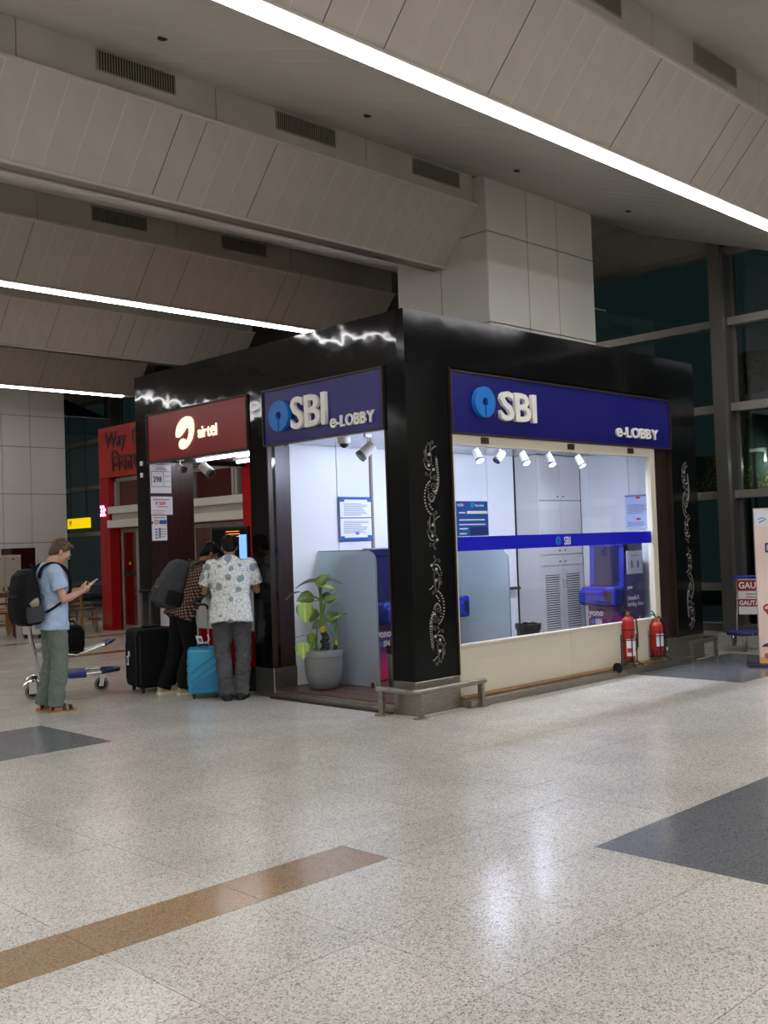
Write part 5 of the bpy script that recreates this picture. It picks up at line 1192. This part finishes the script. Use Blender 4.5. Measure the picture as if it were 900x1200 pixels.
def trousers(t, J, m, off=.018, hemz=.05, flare=.0, fold=None, name='trousers', cuff=.066, label=None):
    b = MB(); X = J['side']; P, Wa = J['pelvis'], J['waist']; u = (Wa-P).normalized(); y = u.cross(X); k = J.get('girth', 1.)
    b.loft([(P-u*.10, (.15+off)*k, (.11+off)*k, X, y), (P, (.165+off)*k, (.118+off)*k, X, y), (P.lerp(Wa, .8), (.150+off)*k, (.108+off)*k, X, y)], 24, 2.3)
    for s in 'lr':
        h, kn, an = J['hip_'+s], J['kn_'+s], J['an_'+s]; d = (an-kn).normalized(); end = kn+d*((kn.z-hemz-.0)/max(.2, -d.z))
        b.chain([(h, .076+off), (h.lerp(kn, .3), .080+off), (h.lerp(kn, .5), .075+off), (kn, .062+off)], 16)
        b.cone(kn, end, .062+off, cuff, 18); b.ell(kn, .062+off, n=16, m=8)
    return remesh(name, b, .009, m, t, 5, fold=fold or fabric_fold(9, .004, (1, 1, .8)), label=label)
def shirt(t, J, m, off=.022, hem=.10, sl=.55, slr=.068, fold=None, long=False, name='shirt'):
    b = MB(); torso(b, J, off, hem)
    for s in 'lr':
        a, e_, w = J['sh_'+s], J['el_'+s], J['wr_'+s]; b.ell(a, .064+off*.5, n=16, m=10)
        if long: b.chain([(a, .062+off*.4), (e_, .050+off*.4), (e_.lerp(w, .92), .040)], 16)
        else: b.cone(a, a.lerp(e_, sl), .062+off*.5, slr, 18)
    return remesh(name, b, .009, m, t, 5, fold=fold or fabric_fold(8, .006))

# ---- man with the phone
J = dict(pelvis=vec(0, -.01, .93), waist=vec(0, 0, 1.07), chest=vec(0, -.01, 1.26), shoulder_mid=vec(0, -.035, 1.40), neck=vec(0, -.01, 1.475), head=vec(0, .085, 1.58), side=vec(1, 0, 0),
         sh_r=vec(.185, -.035, 1.385), el_r=vec(.235, .035, 1.105), wr_r=vec(.095, .265, 1.175), sh_l=vec(-.185, -.035, 1.385), el_l=vec(-.225, .06, 1.11), wr_l=vec(-.065, .29, 1.185),
         hip_r=vec(.09, 0, .90), kn_r=vec(.10, .02, .49), an_r=vec(.105, -.03, .07), toe_r=vec(.13, .2, .02), hip_l=vec(-.09, 0, .90), kn_l=vec(-.10, 0, .49), an_l=vec(-.115, -.09, .07), toe_l=vec(-.17, .14, .02))
MH = Euler((R(-32), 0, R(-4))).to_matrix()
HB = mat('brown hair', '#5b4330', .55, noise_=(40, .4), stretch=(1, 1, .3))
up = vec(-.3, .75, .35)
p1 = person('man in a pale blue T-shirt looking down at his phone, black backpack on', (-1.775, 3.29, 0), -100, J, SK1, HB, MH,
            {'r': (vec(-.30, .85, .28), vec(-.75, -.15, .5), vec(.2, .2, 1), .75, 1.), 'l': (vec(.25, .9, .25), vec(.45, -.1, .8), vec(-.6, .2, .8), .35, .6)}, 3)
TEE = mat('pale blue jersey', '#a9bfdc', .8, noise_=(30, .06)); OLV = mat('grey green cotton', '#69756c', .85, noise_=(25, .10))
shirt(p1, J, TEE, .026, .12, .62, .082); trousers(p1, J, OLV, .020, .055, cuff=.080, fold=fabric_fold(8, .0065, (1, 1, .9)))
obj('collar', MB().tube([vec(0, -.02, 0)+vec(.066*math.cos(a*PI/10), .062*math.sin(a*PI/10)-.008, 1.452-.012*math.sin(a*PI/10)) for a in range(20)], .007, 6, True), TEE, p1, smooth=True)
# glasses
C, M = J['head'], MH; gl = MB()
for s in (-1, 1):
    gl.tube([C+M @ (vec(s*.032, .099, .006)+vec(.021*math.cos(a*PI/8), 0, .016*math.sin(a*PI/8))) for a in range(16)], .0022, 6, True); gl.tube([C+M @ vec(s*.054, .097, .012), C+M @ vec(s*.078, .05, .012), C+M @ vec(s*.080, -.02, .006)], .0022, 6)
gl.tube([C+M @ vec(-.011, .101, .01), C+M @ vec(0, .106, .013), C+M @ vec(.011, .101, .01)], .002, 6); obj('glasses', gl, mat('thin gold', '#b8a98a', .25, .9), p1)
# cork sandals
CORK = mat('cork', '#a9764a', .7, noise_=(60, .3)); STR = mat('black strap', '#151515', .5)
for s, nm in (('r', 1), ('l', -1)):
    a = J['an_'+s]; f = J['toe_'+s]-a; f.z = 0; f.normalize(); sd = vec(f.y, -f.x, 0); c = vec(a.x, a.y, 0)
    sec = [(-.065, .028), (-.05, .036), (.0, .038), (.07, .043), (.13, .048), (.17, .044), (.195, .028)]
    so = obj('sandal', MB().prism([(w, y) for y, w in sec]+[(-w, y) for y, w in sec[::-1]], c+vec(0, 0, .0), sd, f, .024), CORK, p1); 
    if (sd.cross(f)).z < 0:
        for v in so.data.vertices: v.co.z += .024
    st = MB()
    for y, h in ((.075, .078), (.135, .058), (-.02, .085)):
        k = [c+f*(y+.0)+sd*.05*math.cos(a_*PI/8)+vec(0, 0, .018+(h-.018)*math.sin(a_*PI/8)) for a_ in range(9)]
        if y < 0: k = [c+f*(-.045+.10*math.sin(a_*PI/8)**2*0+.06*(a_/8 if a_ < 9 else 0))+sd*.046*math.cos(a_*PI/8)+vec(0, 0, .02+.06*math.sin(a_*PI/8)) for a_ in range(9)]
        for q in (-.012, -.004, .004, .012): st.tube([p_+f*q for p_ in k], .0055, 6)
    obj('strap', st, STR, so, smooth=True)
ph = thing('mobile_phone', 'dark mobile phone held in both hands of the man in pale blue', 'phone', p1.location+Matrix.Rotation(R(-100), 3, 'Z') @ vec(0, .395, 1.235), -100)
obj('casing', MB().obox((-.037, -.055, -.052), (.074, 0, 0), (0, .115, .10), (0, -.006, .007)), mat('phone case', '#14151a', .2), ph); obj('glass_screen', MB().obox((-.034, -.058, -.044), (.068, 0, 0), (0, .108, .094), (0, -.0007, .0008)), mat('phone glow', '#8a93a0', .1, emit='#a8b6c6', emit_s=.25), ph)
# backpacks (worn: things of their own)
def backpack(lab, loc, rz, w, h, dp, m, m2, tilt, extra):
    """local: back panel at y=0 facing +y (the wearer), pack grows to -y; origin at its base"""
    t = thing('backpack', lab, 'backpack', loc, rz); t.rotation_euler = (R(tilt), 0, R(rz))
    b = MB(); b.loft([((0, -dp*.5, .0), w*.40, dp*.36, (1, 0, 0), (0, 1, 0)), ((0, -dp*.52, .03), w*.49, dp*.48, (1, 0, 0), (0, 1, 0)), ((0, -dp*.55, h*.35), w*.5, dp*.53, (1, 0, 0), (0, 1, 0)), ((0, -dp*.5, h*.7), w*.48, dp*.48, (1, 0, 0), (0, 1, 0)), ((0, -dp*.42, h*.92), w*.40, dp*.38, (1, 0, 0), (0, 1, 0)), ((0, -dp*.36, h), w*.26, dp*.22, (1, 0, 0), (0, 1, 0))], 24, 3.)
    b.loft([((0, -dp*.98, h*.06), w*.34, dp*.16, (1, 0, 0), (0, 1, 0)), ((0, -dp*1.02, h*.30), w*.38, dp*.20, (1, 0, 0), (0, 1, 0)), ((0, -dp*.96, h*.56), w*.32, dp*.14, (1, 0, 0), (0, 1, 0))], 20, 3.)
    remesh('body', b, .008, m, t, 3, fold=fabric_fold(9, .004))
    obj('top_loop', MB().tube([(-.035, -.01, h*.95), (-.03, .0, h+.035), (.03, .0, h+.035), (.035, -.01, h*.95)], .008, 8), m, t, smooth=True)
    zp = MB().tube([(w*.47*math.sin(a), -dp*.62-.0*a, h*.50+h*.42*math.cos(a)) for a in [R(-100+i*20) for i in range(11)]], .004, 6); obj('zip', zp, m2, t)
    for s in (-1, 1): obj('side_pocket', MB().loft([((s*w*.47, -dp*.5, .03), .03, dp*.36, (1, 0, 0), (0, 1, 0)), ((s*w*.50, -dp*.5, h*.20), .035, dp*.40, (1, 0, 0), (0, 1, 0)), ((s*w*.49, -dp*.5, h*.34), .028, dp*.36, (1, 0, 0), (0, 1, 0))], 16, 2.6), m2, t, smooth=True)
    return t
R1 = Matrix.Rotation(R(-100), 3, 'Z'); BPK = mat('black backpack cloth', '#0c0c0e', .75, spec=.25, noise_=(50, .3)); BPG = mat('charcoal mesh', '#37383b', .8)
bk = backpack('black backpack on the back of the man with the phone', p1.location+R1 @ vec(.0, -.125, .89), -95, .40, .54, .23, BPK, BPG, 8, None)
wt = MB().loft([((.172, -.11, .17), .03, .05, (1, 0, 0), (0, 1, 0)), ((.187, -.11, .22), .035, .055, (1, 0, 0), (0, 1, 0)), ((.177, -.09, .26), .02, .035, (1, 0, 0), (0, 1, 0))], 14); obj('rolled_cloth', wt, mat('khaki cloth', '#9c9377', .8), bk, smooth=True)
obj('badge', MB().rbox(.10, .14, -.12, -.10, .44, .455, .004, 1), mat('badge orange', '#8a5a35', .6), bk)
def straps(par, J, m, off=.105, wdt=.032, lo=.98):
    for s in (-1, 1):
        x = s*.105; c = J['shoulder_mid']; ch = J['chest']; fy = vec(0, 1, 0)
        pts = [c+vec(x, -off-.01, -.10), c+vec(x, -off*.75, .0), c+vec(x, -.02, .040), c+vec(x, off*.75, -.02), ch+vec(x*1.15, off+.035, -.02), ch+vec(x*1.45, off*.8, -.13), vec(s*.19, c.y*.3+.0, lo+.03), vec(s*.17, -.13, lo)]
        b = MB(); b.loft([(p_, wdt*(1 if i < 5 else .45), .008, vec(1, 0, 0), (0, 1, 0) if i in (1, 2, 3) and 0 else (vec(0, 0, 1) if i in (2,) else vec(0, 1, .2))) for i, p_ in enumerate(pts)], 10, 3)
        obj('strap', b, m, par, smooth=True)
def strap_tube(par, lines, m, r=.012, flat=2.2):
    for pts in lines:
        fine = []
        for i in range(len(pts)-1):
            p0 = pts[max(i-1, 0)]; a = pts[i]; b = pts[i+1]; c = pts[min(i+2, len(pts)-1)]
            for k in range(5):
                t = k/5; fine.append(.5*((2*a)+(-p0+b)*t+(2*p0-5*a+4*b-c)*t*t+(-p0+3*a-3*b+c)*t**3))
        fine.append(pts[-1]); mb = MB()
        for o in (-1, 0, 1): mb.tube([p_+vec(o*r*.9, 0, 0) for p_ in fine], r*.62, 6)
        obj('shoulder_strap', mb, m, par, smooth=True)
def local_to(bp, par, pts):   # convert points of a person's frame into the backpack's frame
    Mx = bp.matrix_basis.inverted() @ par.matrix_basis; return [Mx @ Vector(p_) for p_ in pts]
for s in (-1, 1):
    strap_tube(bk, [local_to(bk, p1, [vec(s*.10, -.165, 1.33), vec(s*.105, -.13, 1.43), vec(s*.115, -.04, 1.472), vec(s*.12, .07, 1.43), vec(s*.125, .135, 1.32), vec(s*.165, .12, 1.19), vec(s*.19, .02, 1.08), vec(s*.155, -.12, .99)])], BPK, .018)

# ---- man in the plaid shirt leaning on the counter
J = dict(pelvis=vec(0, -.02, .90), waist=vec(0, .05, 1.02), chest=vec(0, .12, 1.20), shoulder_mid=vec(0, .185, 1.345), neck=vec(0, .245, 1.41), head=vec(0, .325, 1.505), side=vec(1, 0, 0),
         sh_r=vec(.18, .185, 1.32), el_r=vec(.24, .33, 1.06), wr_r=vec(.14, .50, 1.185), sh_l=vec(-.18, .185, 1.32), el_l=vec(-.25, .34, 1.07), wr_l=vec(-.12, .52, 1.185),
         hip_r=vec(.09, -.02, .87), kn_r=vec(.10, .03, .48), an_r=vec(.105, -.06, .085), toe_r=vec(.13, .2, .02), hip_l=vec(-.09, -.02, .87), kn_l=vec(-.10, -.06, .48), an_l=vec(-.115, -.20, .085), toe_l=vec(-.14, .14, .02))
MH2 = Euler((R(-40), 0, R(0))).to_matrix(); HK = mat('black hair', '#0b0908', .6, spec=.2, noise_=(40, .4), stretch=(1, 1, .3))
p2 = person('man in a brown plaid shirt and black trousers leaning on the ticket counter', (-.32, 3.17, 0), -100, J, SK2, HK, MH2,
            {'r': (vec(-.1, 1, -.10), vec(0, -.2, -1), vec(-1, 0, 0), .25, .3), 'l': (vec(.1, 1, -.1), vec(0, -.2, -1), vec(1, 0, 0), .25, .3)}, 5)
def plaid():
    m = bpy.data.materials.new('brown plaid'); m.use_nodes = True; nt = m.node_tree; N = nt.nodes; L = nt.links; b = N['Principled BSDF']; b.inputs['Roughness'].default_value = .8
    tc = N.new('ShaderNodeTexCoord'); mp = N.new('ShaderNodeMapping'); mp.inputs['Rotation'].default_value = (.0, .25, .3); L.new(tc.outputs['Object'], mp.inputs[0]); sp = N.new('ShaderNodeSeparateXYZ'); L.new(mp.outputs[0], sp.inputs[0])
    def stripe(i, fr, th):
        a = N.new('ShaderNodeMath'); a.operation = 'MULTIPLY'; a.inputs[1].default_value = fr; L.new(i, a.inputs[0]); s = N.new('ShaderNodeMath'); s.operation = 'SINE'; L.new(a.outputs[0], s.inputs[0])
        g_ = N.new('ShaderNodeMath'); g_.operation = 'GREATER_THAN'; g_.inputs[1].default_value = th; L.new(s.outputs[0], g_.inputs[0]); return g_.outputs[0]
    xy = N.new('ShaderNodeMath'); xy.operation = 'ADD'; L.new(sp.outputs[0], xy.inputs[0]); L.new(sp.outputs[1], xy.inputs[1])
    a = stripe(sp.outputs[2], 190, .55); c = stripe(xy.outputs[0], 190, .55); ad = N.new('ShaderNodeMath'); ad.operation = 'ADD'; L.new(a, ad.inputs[0]); L.new(c, ad.inputs[1])
    r = N.new('ShaderNodeValToRGB'); r.color_ramp.interpolation = 'CONSTANT'; r.color_ramp.elements[0].color = (*lin('#1c1414'), 1); r.color_ramp.elements[1].position = .4; r.color_ramp.elements[1].color = (*lin('#6b4a3a'), 1); e = r.color_ramp.elements.new(.8); e.color = (*lin('#c8ab8c'), 1)
    dv = N.new('ShaderNodeMath'); dv.operation = 'MULTIPLY'; dv.inputs[1].default_value = .5; L.new(ad.outputs[0], dv.inputs[0]); L.new(dv.outputs[0], r.inputs[0]); L.new(r.outputs[0], b.inputs['Base Color']); return m
shirt(p2, J, plaid(), .028, .10, long=True); BLT = mat('black denim', '#0d0d10', .85, spec=.2); trousers(p2, J, BLT, .020, .06, cuff=.078)
def shoe(par, J, s, up_, sole_, extra=None, name='shoe'):
    a = J['an_'+s]; f = J['toe_'+s]-a; f.z = 0; f.normalize(); sd = vec(f.y, -f.x, 0); c = vec(a.x, a.y, 0); Z = vec(0, 0, 1)
    b = MB(); b.loft([(c-f*.075+Z*.05, .030, .040, sd, Z), (c-f*.05+Z*.055, .040, .05, sd, Z), (c+f*.02+Z*.055, .042, .055, sd, Z), (c+f*.08+Z*.045, .045, .042, sd, Z), (c+f*.14+Z*.036, .047, .033, sd, Z), (c+f*.19+Z*.028, .038, .025, sd, Z), (c+f*.208+Z*.026, .018, .016, sd, Z)], 18, 2.4); b.cone(c+Z*.06, c+Z*.115, .045, .040, 14)
    sh = remesh(name, b, .007, up_, par, 2)
    sec = [(-.085, .022), (-.07, .038), (.0, .041), (.08, .046), (.14, .049), (.185, .042), (.215, .020)]
    so = obj('sole', MB().prism([(w, y) for y, w in sec]+[(-w, y) for y, w in sec[::-1]], c, sd, f, .026), sole_, sh)
    if sd.cross(f).z < 0:
        for v in so.data.vertices: v.co.z += .026
    la = MB()
    for q in range(4): la.tube([c+f*(.05+q*.02)+sd*.024+Z*(.094-q*.008), c+f*(.05+q*.02)+Z*(.103-q*.009), c+f*(.05+q*.02)-sd*.024+Z*(.094-q*.008)], .003, 5)
    obj('laces', la, extra or sole_, sh); return sh
for s in 'lr': shoe(p2, J, s, mat('beige suede', '#a89a80', .8), mat('cream sole', '#d6ccb6', .6), mat('lace brown', '#5f4c38', .7), 'sneaker')
GBP = mat('grey backpack cloth', '#3e4143', .8, spec=.25, noise_=(50, .25)); R2 = Matrix.Rotation(R(-100), 3, 'Z')
bk2 = backpack('large grey backpack worn by the man in the plaid shirt', p2.location+R2 @ vec(0, -.09, .90), -100, .33, .54, .25, GBP, BPK, -18, None)
obj('front_pocket', MB().loft([((0, -.25, .06), .10, .02, (1, 0, 0), (0, 1, 0)), ((0, -.275, .16), .12, .035, (1, 0, 0), (0, 1, 0)), ((0, -.26, .27), .10, .02, (1, 0, 0), (0, 1, 0))], 18, 3.2), GBP, bk2, smooth=True)
obj('badge', MB().rbox(.02, .08, -.312, -.300, .18, .195, .003, 1), mat('badge red orange', '#c4512c', .5), bk2)
for s in (-1, 1): strap_tube(bk2, [local_to(bk2, p2, [vec(s*.10, .045, 1.31), vec(s*.105, .10, 1.40), vec(s*.115, .20, 1.425), vec(s*.12, .295, 1.36), vec(s*.125, .315, 1.24), vec(s*.175, .22, 1.12), vec(s*.20, .11, 1.03), vec(s*.15, -.07, .96)])], GBP, .019)

# ---- man in the patterned white shirt
J = dict(pelvis=vec(0, -.02, .92), waist=vec(0, .0, 1.06), chest=vec(0, .03, 1.25), shoulder_mid=vec(0, .06, 1.40), neck=vec(0, .10, 1.465), head=vec(-.01, .165, 1.565), side=vec(1, 0, 0), girth=1.06,
         sh_r=vec(.195, .06, 1.375), el_r=vec(.27, .13, 1.11), wr_r=vec(.17, .36, 1.195), sh_l=vec(-.195, .06, 1.375), el_l=vec(-.27, .14, 1.11), wr_l=vec(-.13, .36, 1.195),
         hip_r=vec(.095, -.02, .89), kn_r=vec(.115, .03, .48), an_r=vec(.085, -.02, .085), toe_r=vec(.12, .2, .02), hip_l=vec(-.095, -.02, .89), kn_l=vec(-.10, .02, .48), an_l=vec(-.06, -.05, .085), toe_l=vec(-.10, .2, .02))
MH3 = Euler((R(-28), 0, R(6))).to_matrix()
p3 = person('man in a white printed short-sleeved shirt and grey jeans, his back turned', (-.30, 2.33, 0), -40, J, SK3, HK, MH3,
            {'r': (vec(-.1, 1, -.06), vec(0, -.1, -1), vec(-1, 0, 0), .3, .4), 'l': (vec(.1, 1, -.06), vec(0, -.1, -1), vec(1, 0, 0), .3, .4)}, 8)
def print_shirt():
    m = bpy.data.materials.new('printed white cotton'); m.use_nodes = True; nt = m.node_tree; N = nt.nodes; L = nt.links; b = N['Principled BSDF']; b.inputs['Roughness'].default_value = .8
    tc = N.new('ShaderNodeTexCoord'); mp = N.new('ShaderNodeMapping'); mp.inputs['Scale'].default_value = (1, .35, 1); L.new(tc.outputs['Object'], mp.inputs[0])
    n = N.new('ShaderNodeTexNoise'); n.inputs['Scale'].default_value = 14; L.new(mp.outputs[0], n.inputs['Vector'])
    ad = N.new('ShaderNodeVectorMath'); ad.operation = 'MULTIPLY_ADD'; ad.inputs[1].default_value = (.05, .05, .05); L.new(n.outputs['Color'], ad.inputs[0]); L.new(mp.outputs[0], ad.inputs[2])
    v = N.new('ShaderNodeTexVoronoi'); v.inputs['Scale'].default_value = 9.5; v.inputs['Randomness'].default_value = .45; L.new(ad.outputs[0], v.inputs['Vector'])
    l1 = N.new('ShaderNodeMath'); l1.operation = 'LESS_THAN'; l1.inputs[1].default_value = .40; L.new(v.outputs['Distance'], l1.inputs[0])
    sc_ = N.new('ShaderNodeSeparateColor'); L.new(v.outputs['Color'], sc_.inputs[0]); g1 = N.new('ShaderNodeMath'); g1.operation = 'GREATER_THAN'; g1.inputs[1].default_value = .12; L.new(sc_.outputs[0], g1.inputs[0])
    bl = N.new('ShaderNodeMath'); bl.operation = 'MULTIPLY'; L.new(l1.outputs[0], bl.inputs[0]); L.new(g1.outputs[0], bl.inputs[1])
    v2 = N.new('ShaderNodeTexVoronoi'); v2.feature = 'DISTANCE_TO_EDGE'; v2.inputs['Scale'].default_value = 24; L.new(ad.outputs[0], v2.inputs['Vector'])
    l2 = N.new('ShaderNodeMath'); l2.operation = 'LESS_THAN'; l2.inputs[1].default_value = .035; L.new(v2.outputs['Distance'], l2.inputs[0])
    c1 = N.new('ShaderNodeMix'); c1.data_type = 'RGBA'; c1.inputs[6].default_value = (*lin('#d9dbd6'), 1); c1.inputs[7].default_value = (*lin('#8d9aa0'), 1); L.new(l2.outputs[0], c1.inputs[0])
    c2 = N.new('ShaderNodeMix'); c2.data_type = 'RGBA'; L.new(c1.outputs[2], c2.inputs[6]); c2.inputs[7].default_value = (*lin('#82939b'), 1); L.new(bl.outputs[0], c2.inputs[0]); L.new(c2.outputs[2], b.inputs['Base Color']); return m
shirt(p3, J, print_shirt(), .034, .13, .72, .088); JN = mat('grey denim', '#4c4d50', .8, noise_=(6, .3)); trousers(p3, J, JN, .022, .05, cuff=.074, fold=fabric_fold(9, .007, (1, 1, 1.3)))
for s in 'lr': shoe(p3, J, s, mat('black shoe', '#141415', .5), mat('black sole', '#0c0c0c', .6), mat('shoe lace', '#2a2a2c', .6))
for i, o in enumerate((-1, 1)): obj('back_pocket', MB().obox((o*.085-.055, -.155, .80), (.11, 0, 0), (0, -.006, 0), (0, .008, .12)), JN, p3)
bpy.data.scenes.remove(TS)
